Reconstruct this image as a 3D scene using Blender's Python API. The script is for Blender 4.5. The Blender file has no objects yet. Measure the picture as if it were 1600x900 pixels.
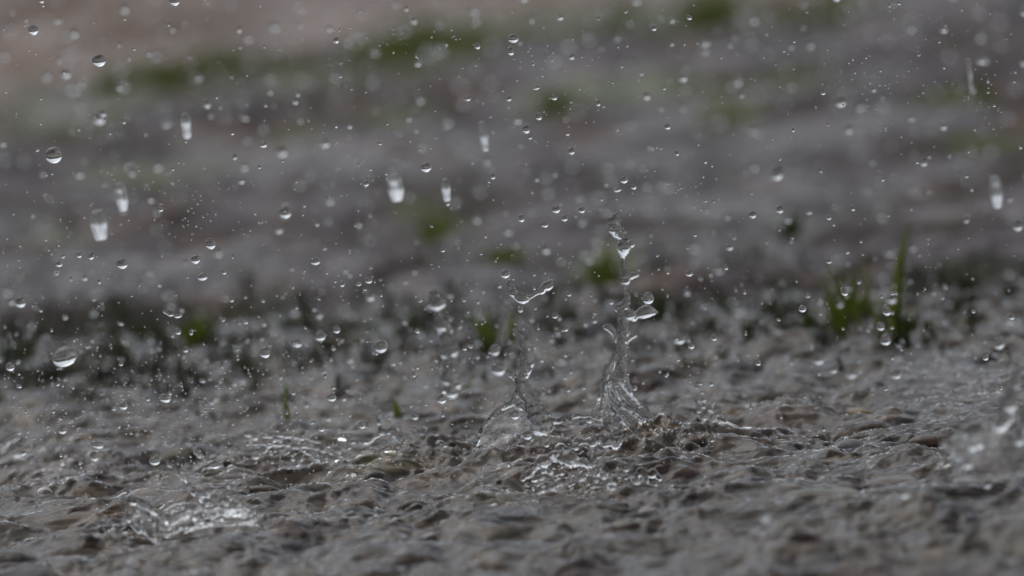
import bpy, bmesh, math, random
import numpy as np
from mathutils import Vector, Matrix

random.seed(11)
rng = np.random.default_rng(11)
R = math.radians
SC = bpy.context.scene
COL = SC.collection

# ------------------------------------------------------------------ camera, sky, sun, exposure
W0, H0 = 1600.0, 900.0
LENS, SENSOR = 200.0, 36.0
CAM_H = 0.222
PITCH = R(7.0)
ROLL = R(5.0)
FOCUS = 1.430
FSTOP = 11.0
cam_d = bpy.data.cameras.new('camera')
cam_d.lens = LENS; cam_d.sensor_width = SENSOR
cam_d.clip_start = 0.05; cam_d.clip_end = 2000
cam_d.dof.use_dof = True
cam_d.dof.focus_distance = FOCUS
cam_d.dof.aperture_fstop = FSTOP
cam = bpy.data.objects.new('camera', cam_d)
COL.objects.link(cam)
CAM_M = (Matrix.Translation((0, 0, CAM_H)) @ Matrix.Rotation(R(90) - PITCH, 4, 'X') @ Matrix.Rotation(-ROLL, 4, 'Z'))
cam.matrix_world = CAM_M
SC.camera = cam
CM3 = CAM_M.to_3x3()
PX = SENSOR / LENS / W0                   # tangent per pixel of the 1600 px wide frame

SUN_EL, SUN_AZ = R(58), R(-35)
world = bpy.data.worlds.new('World'); SC.world = world
world.use_nodes = True
wn = world.node_tree; wn.nodes.clear()
wo = wn.nodes.new('ShaderNodeOutputWorld'); wb = wn.nodes.new('ShaderNodeBackground')
sky = wn.nodes.new('ShaderNodeTexSky'); sky.sky_type = 'NISHITA'; sky.sun_disc = False
sky.sun_elevation = SUN_EL; sky.sun_rotation = SUN_AZ
sky.air_density = 1.0; sky.dust_density = 2.2; sky.ozone_density = 1.0
hs = wn.nodes.new('ShaderNodeHueSaturation'); hs.inputs['Saturation'].default_value = 0.34
wn.links.new(sky.outputs[0], hs.inputs['Color']); wn.links.new(hs.outputs[0], wb.inputs[0])
wb.inputs[1].default_value = 0.13
wn.links.new(wb.outputs[0], wo.inputs[0])

sd = bpy.data.lights.new('sun', 'SUN'); sd.energy = 0.5; sd.angle = R(70); sd.color = (1.0, 0.98, 0.95)
sun = bpy.data.objects.new('sun', sd); COL.objects.link(sun)
sun.rotation_euler = (R(90) - SUN_EL, 0, -SUN_AZ + R(180))
# direction towards the sun (sky sun_rotation turns clockwise from +Y)
sv = Vector((math.sin(SUN_AZ) * math.cos(SUN_EL), math.cos(SUN_AZ) * math.cos(SUN_EL), math.sin(SUN_EL)))
sun.rotation_euler = sv.to_track_quat('Z', 'Y').to_euler()

vs = SC.view_settings
vs.view_transform = 'Standard'; vs.look = 'None'; vs.gamma = 1.0; vs.exposure = -0.14
vs.use_curve_mapping = False
cy = SC.cycles
cy.use_denoising = True
cy.max_bounces = 10; cy.transmission_bounces = 8; cy.glossy_bounces = 4; cy.diffuse_bounces = 2
cy.transparent_max_bounces = 12
cy.sample_clamp_indirect = 8.0
cy.use_adaptive_sampling = False

# ------------------------------------------------------------------ pixel -> world
CAMP = Vector((0, 0, CAM_H))
def ray(px, py):
    return (CM3 @ Vector(((px - W0 / 2) * PX, -(py - H0 / 2) * PX, -1.0)))
def at_depth(px, py, d):
    """point on the pixel's ray at distance d along the optical axis"""
    return CAMP + ray(px, py) * d
def on_ground(px, py, z=0.0):
    r = ray(px, py)
    t = (z - CAM_H) / r.z
    return CAMP + r * t
def depth_of_ground(px, py):
    r = ray(px, py)
    return (0 - CAM_H) / r.z
def px_size(d):
    return PX * d                         # metres per photo pixel at depth d

# ------------------------------------------------------------------ noise
_perm = rng.permutation(4096)
_ang = rng.random(4096) * 2 * math.pi
_gx, _gy = np.cos(_ang), np.sin(_ang)
def _h(ix, iy):
    return _perm[(_perm[ix & 4095] + iy) & 4095]
def gnoise(x, y):
    x0 = np.floor(x); y0 = np.floor(y)
    ix = x0.astype(np.int64); iy = y0.astype(np.int64)
    fx = x - x0; fy = y - y0
    u = fx * fx * fx * (fx * (fx * 6 - 15) + 10); v = fy * fy * fy * (fy * (fy * 6 - 15) + 10)
    def g(a, b, dx, dy):
        k = _h(ix + a, iy + b)
        return _gx[k] * dx + _gy[k] * dy
    n00 = g(0, 0, fx, fy); n10 = g(1, 0, fx - 1, fy); n01 = g(0, 1, fx, fy - 1); n11 = g(1, 1, fx - 1, fy - 1)
    return ((n00 * (1 - u) + n10 * u) * (1 - v) + (n01 * (1 - u) + n11 * u) * v) * 1.5
def fbm(x, y, o=4, g=0.5, seed=0.0):
    a = 1.0; s = 0; f = 1.0
    for i in range(o):
        s = s + a * gnoise(x * f + seed + 17.3 * i, y * f - seed * 1.7 + 9.1 * i)
        a *= g; f *= 2.03
    return s

# ------------------------------------------------------------------ materials
def mat(name):
    m = bpy.data.materials.new(name); m.use_nodes = True
    m.node_tree.nodes.clear()
    return m, m.node_tree
def N(t, typ, **kw):
    n = t.nodes.new(typ)
    for k, v in kw.items():
        if k in n.inputs: n.inputs[k].default_value = v
        else: setattr(n, k, v)
    return n
def L(t, a, b): t.links.new(a, b)

def water_mat():
    """solid clear water: drops, jets, sheets"""
    m, t = mat('clear_water')
    o = N(t, 'ShaderNodeOutputMaterial')
    p = N(t, 'ShaderNodeBsdfPrincipled')
    p.inputs['Base Color'].default_value = (0.97, 0.975, 0.97, 1)
    p.inputs['Roughness'].default_value = 0.0
    p.inputs['IOR'].default_value = 1.333
    p.inputs['Transmission Weight'].default_value = 1.0
    L(t, p.outputs[0], o.inputs[0])
    return m
M_WATER = water_mat()
M_RAIN = water_mat(); M_RAIN.name = 'falling_water'
M_RAIN.node_tree.nodes['Principled BSDF'].inputs['Roughness'].default_value = 0.38

def film_mat():
    """the running film of water over the stones: mirror by Fresnel over a clear brownish layer"""
    m, t = mat('water_film')
    o = N(t, 'ShaderNodeOutputMaterial')
    tc = N(t, 'ShaderNodeTexCoord')
    n1 = N(t, 'ShaderNodeTexNoise'); n1.inputs['Scale'].default_value = 260; n1.inputs['Detail'].default_value = 3
    L(t, tc.outputs['Object'], n1.inputs['Vector'])
    b = N(t, 'ShaderNodeBump'); b.inputs['Strength'].default_value = 0.55; b.inputs['Distance'].default_value = 0.0006
    L(t, n1.outputs['Fac'], b.inputs['Height'])
    f = N(t, 'ShaderNodeFresnel'); f.inputs['IOR'].default_value = 1.333
    L(t, b.outputs[0], f.inputs['Normal'])
    tr = N(t, 'ShaderNodeBsdfTransparent'); tr.inputs[0].default_value = (0.86, 0.80, 0.72, 1)
    gl = N(t, 'ShaderNodeBsdfGlossy'); gl.inputs['Roughness'].default_value = 0.025
    gl.inputs[0].default_value = (1, 1, 1, 1)
    L(t, b.outputs[0], gl.inputs['Normal'])
    mx = N(t, 'ShaderNodeMixShader')
    L(t, f.outputs[0], mx.inputs[0]); L(t, tr.outputs[0], mx.inputs[1]); L(t, gl.outputs[0], mx.inputs[2])
    L(t, mx.outputs[0], o.inputs[0])
    return m
M_FILM = film_mat()

def bubble_mat():
    m, t = mat('bubble_film')
    o = N(t, 'ShaderNodeOutputMaterial')
    f = N(t, 'ShaderNodeFresnel'); f.inputs['IOR'].default_value = 1.5
    tr = N(t, 'ShaderNodeBsdfTransparent'); tr.inputs[0].default_value = (0.97, 0.97, 0.97, 1)
    gl = N(t, 'ShaderNodeBsdfGlossy'); gl.inputs['Roughness'].default_value = 0.02
    mx = N(t, 'ShaderNodeMixShader')
    L(t, f.outputs[0], mx.inputs[0]); L(t, tr.outputs[0], mx.inputs[1]); L(t, gl.outputs[0], mx.inputs[2])
    L(t, mx.outputs[0], o.inputs[0])
    return m
M_BUBBLE = bubble_mat()

def bed_mat():
    """wet pebbles; per-pebble colour comes from the mesh attribute, mottling from noise"""
    m, t = mat('wet_pebbles')
    o = N(t, 'ShaderNodeOutputMaterial'); p = N(t, 'ShaderNodeBsdfPrincipled')
    a = N(t, 'ShaderNodeAttribute'); a.attribute_name = 'pebble'
    tc = N(t, 'ShaderNodeTexCoord')
    n = N(t, 'ShaderNodeTexNoise'); n.inputs['Scale'].default_value = 420; n.inputs['Detail'].default_value = 6
    L(t, tc.outputs['Object'], n.inputs['Vector'])
    r = N(t, 'ShaderNodeMapRange'); r.inputs['From Min'].default_value = 0.3; r.inputs['From Max'].default_value = 0.7
    r.inputs['To Min'].default_value = 0.55; r.inputs['To Max'].default_value = 1.35
    L(t, n.outputs['Fac'], r.inputs['Value'])
    mm = N(t, 'ShaderNodeVectorMath'); mm.operation = 'SCALE'
    L(t, a.outputs['Color'], mm.inputs[0]); L(t, r.outputs[0], mm.inputs['Scale'])
    L(t, mm.outputs[0], p.inputs['Base Color'])
    p.inputs['Roughness'].default_value = 0.35; p.inputs['IOR'].default_value = 1.4
    b = N(t, 'ShaderNodeBump'); b.inputs['Strength'].default_value = 0.5; b.inputs['Distance'].default_value = 0.0008
    L(t, n.outputs['Fac'], b.inputs['Height']); L(t, b.outputs[0], p.inputs['Normal'])
    L(t, p.outputs[0], o.inputs[0])
    return m
M_BED = bed_mat()

def stone_mat(name, c1, c2, scale=160):
    m, t = mat(name)
    o = N(t, 'ShaderNodeOutputMaterial'); p = N(t, 'ShaderNodeBsdfPrincipled')
    tc = N(t, 'ShaderNodeTexCoord')
    n = N(t, 'ShaderNodeTexNoise'); n.inputs['Scale'].default_value = scale; n.inputs['Detail'].default_value = 7
    L(t, tc.outputs['Object'], n.inputs['Vector'])
    cr = N(t, 'ShaderNodeValToRGB')
    cr.color_ramp.elements[0].position = 0.35; cr.color_ramp.elements[0].color = (*c1, 1)
    cr.color_ramp.elements[1].position = 0.65; cr.color_ramp.elements[1].color = (*c2, 1)
    L(t, n.outputs['Fac'], cr.inputs[0]); L(t, cr.outputs[0], p.inputs['Base Color'])
    p.inputs['Roughness'].default_value = 0.12; p.inputs['IOR'].default_value = 1.36
    b = N(t, 'ShaderNodeBump'); b.inputs['Strength'].default_value = 0.4; b.inputs['Distance'].default_value = 0.0012
    L(t, n.outputs['Fac'], b.inputs['Height']); L(t, b.outputs[0], p.inputs['Normal'])
    L(t, p.outputs[0], o.inputs[0])
    return m
M_ST = {
 'brown': stone_mat('brown_stone', (0.035, 0.022, 0.013), (0.12, 0.075, 0.042)),
 'rust':  stone_mat('rust_stone', (0.035, 0.019, 0.012), (0.085, 0.047, 0.03)),
 'ochre': stone_mat('ochre_stone', (0.10, 0.065, 0.022), (0.26, 0.19, 0.09)),
 'grey':  stone_mat('grey_stone', (0.07, 0.066, 0.066), (0.15, 0.145, 0.145)),
 'pale':  stone_mat('pale_stone', (0.14, 0.13, 0.12), (0.30, 0.28, 0.26)),
 'olive': stone_mat('olive_stone', (0.035, 0.035, 0.018), (0.12, 0.11, 0.055)),
}

def ground_mat():
    m, t = mat('wet_ground')
    o = N(t, 'ShaderNodeOutputMaterial'); p = N(t, 'ShaderNodeBsdfPrincipled')
    a = N(t, 'ShaderNodeAttribute'); a.attribute_name = 'soil'
    tc = N(t, 'ShaderNodeTexCoord')
    n = N(t, 'ShaderNodeTexNoise'); n.inputs['Scale'].default_value = 60; n.inputs['Detail'].default_value = 8
    L(t, tc.outputs['Object'], n.inputs['Vector'])
    n2 = N(t, 'ShaderNodeTexVoronoi'); n2.inputs['Scale'].default_value = 90
    L(t, tc.outputs['Object'], n2.inputs['Vector'])
    r = N(t, 'ShaderNodeMapRange'); r.inputs['From Min'].default_value = 0.3; r.inputs['From Max'].default_value = 0.7
    r.inputs['To Min'].default_value = 0.55; r.inputs['To Max'].default_value = 1.4
    L(t, n.outputs['Fac'], r.inputs['Value'])
    mm = N(t, 'ShaderNodeVectorMath'); mm.operation = 'SCALE'
    L(t, a.outputs['Color'], mm.inputs[0]); L(t, r.outputs[0], mm.inputs['Scale'])
    L(t, mm.outputs[0], p.inputs['Base Color'])
    # puddled film: smoother in patches
    n3 = N(t, 'ShaderNodeTexNoise'); n3.inputs['Scale'].default_value = 7; n3.inputs['Detail'].default_value = 3
    L(t, tc.outputs['Object'], n3.inputs['Vector'])
    r3 = N(t, 'ShaderNodeMapRange'); r3.inputs['From Min'].default_value = 0.42; r3.inputs['From Max'].default_value = 0.58
    r3.inputs['To Min'].default_value = 0.85; r3.inputs['To Max'].default_value = 0.30
    L(t, n3.outputs['Fac'], r3.inputs['Value']); L(t, r3.outputs[0], p.inputs['Roughness'])
    p.inputs['IOR'].default_value = 1.36; p.inputs['Specular IOR Level'].default_value = 0.38
    ad = N(t, 'ShaderNodeMath'); ad.operation = 'ADD'
    L(t, n.outputs['Fac'], ad.inputs[0]); L(t, n2.outputs['Distance'], ad.inputs[1])
    b = N(t, 'ShaderNodeBump'); b.inputs['Strength'].default_value = 0.7; b.inputs['Distance'].default_value = 0.006
    L(t, ad.outputs[0], b.inputs['Height']); L(t, b.outputs[0], p.inputs['Normal'])
    L(t, p.outputs[0], o.inputs[0])
    return m
M_GROUND = ground_mat()

def leaf_mat(name, c1, c2):
    m, t = mat(name)
    o = N(t, 'ShaderNodeOutputMaterial'); p = N(t, 'ShaderNodeBsdfPrincipled')
    tc = N(t, 'ShaderNodeTexCoord')
    n = N(t, 'ShaderNodeTexNoise'); n.inputs['Scale'].default_value = 90; n.inputs['Detail'].default_value = 3
    L(t, tc.outputs['Object'], n.inputs['Vector'])
    cr = N(t, 'ShaderNodeValToRGB')
    cr.color_ramp.elements[0].position = 0.35; cr.color_ramp.elements[0].color = (*c1, 1)
    cr.color_ramp.elements[1].position = 0.65; cr.color_ramp.elements[1].color = (*c2, 1)
    L(t, n.outputs['Fac'], cr.inputs[0]); L(t, cr.outputs[0], p.inputs['Base Color'])
    p.inputs['Roughness'].default_value = 0.4
    tl = N(t, 'ShaderNodeBsdfTranslucent'); L(t, cr.outputs[0], tl.inputs[0])
    mx = N(t, 'ShaderNodeMixShader'); mx.inputs[0].default_value = 0.45
    L(t, p.outputs[0], mx.inputs[1]); L(t, tl.outputs[0], mx.inputs[2]); L(t, mx.outputs[0], o.inputs[0])
    return m
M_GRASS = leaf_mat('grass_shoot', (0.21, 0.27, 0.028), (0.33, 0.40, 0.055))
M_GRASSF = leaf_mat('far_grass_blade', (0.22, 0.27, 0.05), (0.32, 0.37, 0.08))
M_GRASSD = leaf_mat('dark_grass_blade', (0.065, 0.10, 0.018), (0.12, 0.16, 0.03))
M_MOSS = leaf_mat('moss', (0.06, 0.062, 0.028), (0.13, 0.14, 0.055))
M_ADDED_HILL = leaf_mat('added_hill_wood', (0.020, 0.027, 0.020), (0.050, 0.058, 0.045))

# ------------------------------------------------------------------ object helpers
def props(o, label=None, cat=None, group=None, kind=None):
    if label: o['label'] = label
    if cat: o['category'] = cat
    if group: o['group'] = group
    if kind: o['kind'] = kind
    return o
def mesh_np(name, verts, faces, m, smooth=True):
    me = bpy.data.meshes.new(name)
    verts = np.asarray(verts, dtype=np.float32); faces = np.asarray(faces, dtype=np.int32)
    k = faces.shape[1]
    me.vertices.add(len(verts)); me.vertices.foreach_set('co', verts.ravel())
    me.loops.add(faces.size); me.loops.foreach_set('vertex_index', faces.ravel())
    me.polygons.add(len(faces))
    me.polygons.foreach_set('loop_start', np.arange(0, faces.size, k, dtype=np.int32))
    if smooth: me.polygons.foreach_set('use_smooth', np.ones(len(faces), dtype=bool))
    me.update(calc_edges=True); me.validate()
    if m: me.materials.append(m)
    return me
def link(name, me, loc=(0, 0, 0), parent=None):
    o = bpy.data.objects.new(name, me); COL.objects.link(o); o.location = loc
    if parent: o.parent = parent
    return o
def grid_faces(nx, ny):
    i = np.arange(nx - 1); j = np.arange(ny - 1)
    I, J = np.meshgrid(i, j)
    a = (J * nx + I).ravel()
    return np.stack([a, a + 1, a + 1 + nx, a + nx], 1)
def ico(sub):
    bm = bmesh.new(); bmesh.ops.create_icosphere(bm, subdivisions=sub, radius=1.0)
    v = np.array([x.co[:] for x in bm.verts]); f = np.array([[q.index for q in p.verts] for p in bm.faces])
    bm.free(); return v, f
ICO = {s: ico(s) for s in (1, 2, 3, 4)}

# ------------------------------------------------------------------ the bed of pebbles and its film of water
def axis(lo, hi, step, ext, growth):
    c = list(np.arange(lo, hi, step))
    s = step; x = c[-1]; up = []
    while x < ext[1]:
        s *= growth; x += s; up.append(x)
    s = step; x = c[0]; dn = []
    while x > ext[0]:
        s *= growth; x -= s; dn.append(x)
    return np.array(dn[::-1] + c + up)

# the far edge of the stony channel: a line on the ground seen from (0,575) to (1600,470)
E0, E1 = on_ground(0, 575), on_ground(1600, 470)
edge_dir = (E1 - E0).normalized()
def edge_y(x):                            # world y of the channel's far edge at x
    return E0.y + (x - E0.x) * (edge_dir.y / edge_dir.x)

XB = axis(-0.165, 0.165, 0.00048, (-0.6, 0.6), 1.06)
YB = axis(1.18, 1.66, 0.00075, (0.85, 2.35), 1.035)
NX, NY = len(XB), len(YB)
GX, GY = np.meshgrid(XB, YB)

bed = fbm(GX / 0.09, GY / 0.09, 3, 0.5, 3.1) * 0.0028 - 0.0035
col = np.zeros((NY, NX, 3), dtype=np.float32)
base_mix = np.clip(fbm(GX / 0.03, GY / 0.03, 3, 0.5, 7.7) * 0.5 + 0.5, 0, 1)[..., None]
col[:] = np.array([0.017, 0.011, 0.006]) * (1 - base_mix) + np.array([0.050, 0.034, 0.022]) * base_mix
PAL = np.array([[0.075, 0.047, 0.026], [0.05, 0.032, 0.020], [0.10, 0.068, 0.040], [0.085, 0.036, 0.022], [0.14, 0.10, 0.045],
                [0.10, 0.092, 0.090], [0.07, 0.066, 0.068], [0.17, 0.16, 0.15], [0.05, 0.05, 0.026], [0.08, 0.056, 0.038]])
NST = 5200
sx = rng.uniform(-0.55, 0.55, NST); sy = rng.uniform(0.95, 2.1, NST)
sr = np.clip(rng.lognormal(math.log(0.0058), 0.45, NST), 0.0025, 0.017)
order = np.argsort(sr)
bump = np.full((NY, NX), -1.0)
for k in order:
    cx, cyy, r = sx[k], sy[k], sr[k]
    asp = rng.uniform(0.6, 1.0); th = rng.uniform(0, math.pi)
    i0, i1 = np.searchsorted(XB, [cx - r, cx + r]); j0, j1 = np.searchsorted(YB, [cyy - r, cyy + r])
    if i1 - i0 < 2 or j1 - j0 < 2: continue
    dx = GX[j0:j1, i0:i1] - cx; dy = GY[j0:j1, i0:i1] - cyy
    u = (dx * math.cos(th) + dy * math.sin(th)) / r; v = (-dx * math.sin(th) + dy * math.cos(th)) / (r * asp)
    q = np.abs(u) ** 2.4 + np.abs(v) ** 2.4
    hgt = r * rng.uniform(0.40, 0.75)
    z = np.where(q < 1, hgt * np.sqrt(np.clip(1 - q, 0, 1)) - 0.0052 + rng.uniform(-0.0012, 0.0008), -1)
    sub = bump[j0:j1, i0:i1]; cs = col[j0:j1, i0:i1]
    win = (z > sub) & (z > bed[j0:j1, i0:i1] - 0.0005)
    c = PAL[rng.integers(len(PAL))] * rng.uniform(0.75, 1.2)
    cs[win] = c * np.array([0.44, 0.31, 0.23])
    sub[:] = np.where(win, z, sub)
bed = np.maximum(bed, bump)
bed = bed + fbm(GX / 0.004, GY / 0.004, 3, 0.5, 1.3) * 0.00016

def blur(a, n):
    for ax in (0, 1):
        for _ in range(3):
            c = np.cumsum(np.insert(a, 0, 0, axis=ax), axis=ax)
            pad = [(n, n) if k == ax else (0, 0) for k in (0, 1)]
            ap = np.pad(a, pad, mode='edge')
            c = np.cumsum(np.concatenate([np.zeros_like(np.take(ap, [0], axis=ax)), ap], axis=ax), axis=ax)
            w = 2 * n + 1
            sl_hi = [slice(None)] * 2; sl_lo = [slice(None)] * 2
            sl_hi[ax] = slice(w, None); sl_lo[ax] = slice(0, -w)
            a = (c[tuple(sl_hi)] - c[tuple(sl_lo)]) / w
    return a

STONES = [  # px, py (waterline front), width px, height px, material, label
 (655, 690, 0, 0, None, None),
 (690, 652, 78, 40, 'ochre', 'ochre brown rounded stone standing behind the low beaded splash'),
 (408, 776, 84, 40, 'brown', 'dark brown domed stone with two glints on its near left face'),
 (130, 815, 150, 44, 'brown', 'long dark brown stone half under water below the left bubble'),
 (235, 775, 84, 34, 'brown', 'brown stone behind the winged splash on the left'),
 (600, 738, 120, 44, 'olive', 'olive brown stone right under the low beaded splash'),
 (560, 795, 62, 40, 'brown', 'small dark brown stone in front of the low beaded splash'),
 (648, 806, 60, 44, 'rust', 'reddish brown stone with a pale glint on top, in front of the olive stone'),
 (780, 790, 84, 42, 'olive', 'dark olive stone with a crisp ridge left of the froth'),
 (472, 812, 50, 28, 'brown', 'small round brown stone right of the domed brown stone'),
 (1050, 745, 90, 54, 'rust', 'broad red brown stone under the tall jet, right of the froth'),
 (1088, 690, 46, 22, 'brown', 'brown stone wet by the small froth splash'),
 (1140, 660, 56, 50, 'ochre', 'ochre stone with green edge behind the small froth splash'),
 (1058, 672, 34, 22, 'ochre', 'little yellow brown stone at the foot of the tall jet'),
 (1150, 745, 40, 22, 'rust', 'small dark red stone right of the broad red brown one'),
 (1240, 693, 32, 20, 'rust', 'tiny rust red stone on the rippled water at right'),
 (1278, 688, 36, 22, 'brown', 'brown stone wedge left of the grey humped stone'),
 (1322, 702, 66, 32, 'grey', 'grey humped stone with a smooth wet top'),
 (1316, 722, 60, 22, 'ochre', 'flat ochre stone under the grey humped stone'),
 (1450, 690, 60, 24, 'rust', 'dark red flat stone left of the blurred splash'),
 (1335, 645, 50, 18, 'ochre', 'flat orange brown stone behind the grey humped stone'),
 (1302, 648, 40, 18, 'pale', 'pale grey cap of a stone beside the orange brown one'),
 (1395, 655, 80, 30, 'brown', 'broad brown stone slope left of the dark puddle'),
 (1270, 780, 130, 40, 'olive', 'wide soft dark stone near the camera at right'),
 (1400, 756, 100, 26, 'rust', 'long soft rust stone near the camera at right'),
 (1260, 870, 100, 46, 'rust', 'blurred orange brown stone close to the camera'),
 (1060, 840, 50, 40, 'olive', 'blurred dark round stone low in front of the froth'),
 (980, 825, 46, 26, 'rust', 'blurred small brown stone left of the blurred dark round stone'),
 (1570, 716, 56, 24, 'pale', 'pale blurred stone cap below the blurred splash'),
 (1510, 760, 70, 28, 'pale', 'pair-shaped pale blurred stone below the pale cap'),
 (1010, 800, 44, 26, 'pale', 'pale wet stone cap below the froth'),
 (340, 690, 60, 24, 'olive', 'flat greenish brown stone behind the winged splash'),
 (125, 690, 60, 22, 'ochre', 'soft orange brown stone at the far left behind the water'),
 (170, 570, 50, 20, 'pale', 'pale blurred stone among the moss on the left'),
 (1140, 575, 84, 32, 'grey', 'grey blurred rounded stone behind the tall jet'),
 (925, 565, 70, 34, 'grey', 'grey blurred stone seen left of the tall jet'),
 (905, 600, 60, 30, 'pale', 'pale blurred stone low left of the tall jet'),
 (1535, 560, 44, 26, 'rust', 'rust brown blurred stone at the far right behind the puddle'),
 (1505, 505, 56, 14, 'ochre', 'soft tan stone at the far right edge of the moss'),
 (360, 620, 60, 24, 'pale', 'pale blurred stone behind the bank of spray on the left'),
 (1420, 650, 0, 0, None, None),
]
SGEO = []
dome = np.full_like(bed, -1.0)
for i, (px, py, w, h, mk, lab) in enumerate(STONES):
    if not mk: SGEO.append(None); continue
    p = on_ground(px, py + h * 0.10); s = px_size(depth_of_ground(px, py))
    wx_, hz_ = w * s * 0.5, h * s * 0.55
    cx, cyy, cz = p.x, p.y + wx_ * 0.5, -hz_ * 0.18
    SGEO.append((cx, cyy, cz, wx_, hz_))
    q = ((GX - cx) / (wx_ * 1.12)) ** 2 + ((GY - cyy) / (wx_ * 0.9)) ** 2
    dome = np.maximum(dome, np.where(q < 1, cz + hz_ * 1.04 * np.sqrt(np.clip(1 - q, 0, 1)), -1))
level = 0.0012
lv = np.maximum(np.maximum(level - 0.0006, bed + 0.0003), dome)
film = blur(lv, 4)
# running-water undulations, stretched across the flow
wx = GX + fbm(GX / 0.03, GY / 0.03, 2, 0.5, 21.0) * 0.006
wy = GY + fbm(GX / 0.03, GY / 0.03, 2, 0.5, 31.0) * 0.006
rough_area = np.clip(0.75 + 0.6 * fbm(GX / 0.05, GY / 0.05, 2, 0.5, 66.0), 0.25, 1.4)
TURB = [(860, 725, .030, .0035), (1000, 715, .024, .0035), (600, 745, .020, .0012), (290, 840, .024, .0030), (1120, 700, .016, .0020), (440, 715, .020, .0015), (60, 760, .024, .0018), (1540, 740, .024, .0020), (880, 770, .018, .0026), (330, 750, .016, .0014)]
mound = np.zeros_like(bed)
for px, py, rad, amp in TURB:
    c = on_ground(px, py); e = np.exp(-((GX - c.x) ** 2 + ((GY - c.y) * 0.8) ** 2) / rad ** 2)
    mound += amp * e; rough_area = rough_area + 0.8 * e
mound = mound * (0.7 + 0.55 * fbm(wx / 0.011, wy / 0.010, 3, 0.5, 91.0))
rip = mound + fbm(wx / 0.034, wy / 0.030, 2, 0.5, 45.0) * 0.0022 + (fbm(wx / 0.020, wy / 0.018, 2, 0.5, 5.0) * 0.0026 + (0.5 - np.abs(fbm(wx / 0.012, wy / 0.010, 2, 0.5, 55.0))) * 0.0016
       + (0.5 - np.abs(fbm(wx / 0.0074, wy / 0.0042, 3, 0.55, 15.0))) * 0.00100 * rough_area)
film = film + rip
# ring waves where drops have struck
RINGS = [(742, 722, 0.016, .0007), (575, 735, 0.012, .0006), (1015, 690, 0.020, .0007), (1500, 610, 0.026, .0005), (1250, 650, 0.012, .0004),
         (230, 850, 0.016, .0006), (60, 780, 0.013, .0005), (1120, 690, 0.012, .0005), (420, 700, 0.014, .0006), (860, 700, 0.016, .0006),
         (1350, 690, 0.010, .0004), (640, 820, 0.014, .0005), (950, 800, 0.014, .0005), (330, 640, 0.012, .0004), (1180, 560, 0.016, .0004)]
for px, py, rad, amp in RINGS:
    c = on_ground(px, py); d = np.hypot(GX - c.x, GY - c.y)
    film += amp * np.cos(d / 0.0042 * 2 * math.pi) * np.exp(-((d - rad * 0.6) / (rad * 0.45)) ** 2)
pc = on_ground(1492, 612)                   # the smooth dark puddle on the right
pm = np.clip(1.5 - np.hypot((GX - pc.x) / 0.017, (GY - pc.y) / 0.055), 0, 1); pm = pm * pm * (3 - 2 * pm)
bed = bed * (1 - pm) - 0.008 * pm
film = film * (1 - pm) + pm * (0.0012 + (0.5 - np.abs(fbm(wx / 0.010, wy / 0.0052, 3, 0.55, 25.0))) * 0.0013)
film = np.maximum(film, bed + 0.00025)
# beyond the channel's far edge the bed drops away under the path
film_drop = np.clip((GY - edge_y(GX) - 0.02 + fbm(GX / 0.04, GY / 0.04, 3, .5, 4.4) * 0.06) / 0.14, 0, 1)
film -= film_drop * 0.02
bed_out = bed - film_drop * 0.02

me = mesh_np('gravel', np.stack([GX, GY, bed_out], -1).reshape(-1, 3), grid_faces(NX, NY), M_BED)
att = me.color_attributes.new('pebble', 'FLOAT_COLOR', 'POINT')
att.data.foreach_set('color', np.concatenate([col, np.ones((NY, NX, 1), dtype=np.float32)], -1).astype(np.float32).ravel())
gravel = props(link('gravel', me), 'brown and grey pebbles lying under the running rainwater', 'gravel', kind='stuff')
me = mesh_np('water', np.stack([GX, GY, film], -1).reshape(-1, 3), grid_faces(NX, NY), M_FILM)
water = props(link('water', me), 'thin rippling rainwater running over the pebbles', 'water', kind='structure')

def surface_z(x, y):
    i = min(max(int(np.searchsorted(XB, x)), 0), NX - 1); j = min(max(int(np.searchsorted(YB, y)), 0), NY - 1)
    return float(film[j, i])

# ------------------------------------------------------------------ the ground behind: path, verge
XG = axis(-0.5, 0.5, 0.006, (-900, 900), 1.09)
YG = axis(1.3, 4.2, 0.008, (-900, 900), 1.09)
g_x, g_y = np.meshgrid(XG, YG)
near = np.clip((g_y - edge_y(g_x) + 0.03) / 0.12, 0, 1)
inside = (g_x > -0.62) & (g_x < 0.62) & (g_y > 0.80)
gz = (fbm(g_x / 0.09, g_y / 0.10, 4, 0.5, 2.0) * 0.007 + fbm(g_x / 0.035, g_y / 0.035, 3, 0.5, 8.0) * 0.0034) * np.clip(1 - (np.hypot(g_x, g_y) - 6) / 20, 0.0, 1)
gz = np.where(inside, gz * near - 0.012 * (1 - near) - 0.002 + 0.0035 * near, gz - 0.014)
gz = np.where(inside & (near <= 0), -0.016, gz)
soil = np.zeros(g_x.shape + (3,), dtype=np.float32)
greyp = np.array([0.175, 0.157, 0.166]); darkp = np.array([0.082, 0.066, 0.058]); pink = np.array([0.205, 0.148, 0.115]); greenp = np.array([0.10, 0.115, 0.04])
rustp = np.array([0.125, 0.092, 0.075])
a = np.clip(fbm(g_x / 0.05, g_y / 0.10, 4, 0.65, 12.0) * 1.9 + 0.42, 0, 1)[..., None]
soil[:] = darkp * 0.72 * (1 - a) + greyp * 0.72 * a
a = np.clip(fbm(g_x / 0.06, g_y / 0.12, 3, 0.55, 42.0) * 2.4 - 0.55, 0, 1)[..., None]
soil[:] = soil * (1 - a) + rustp * a
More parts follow.
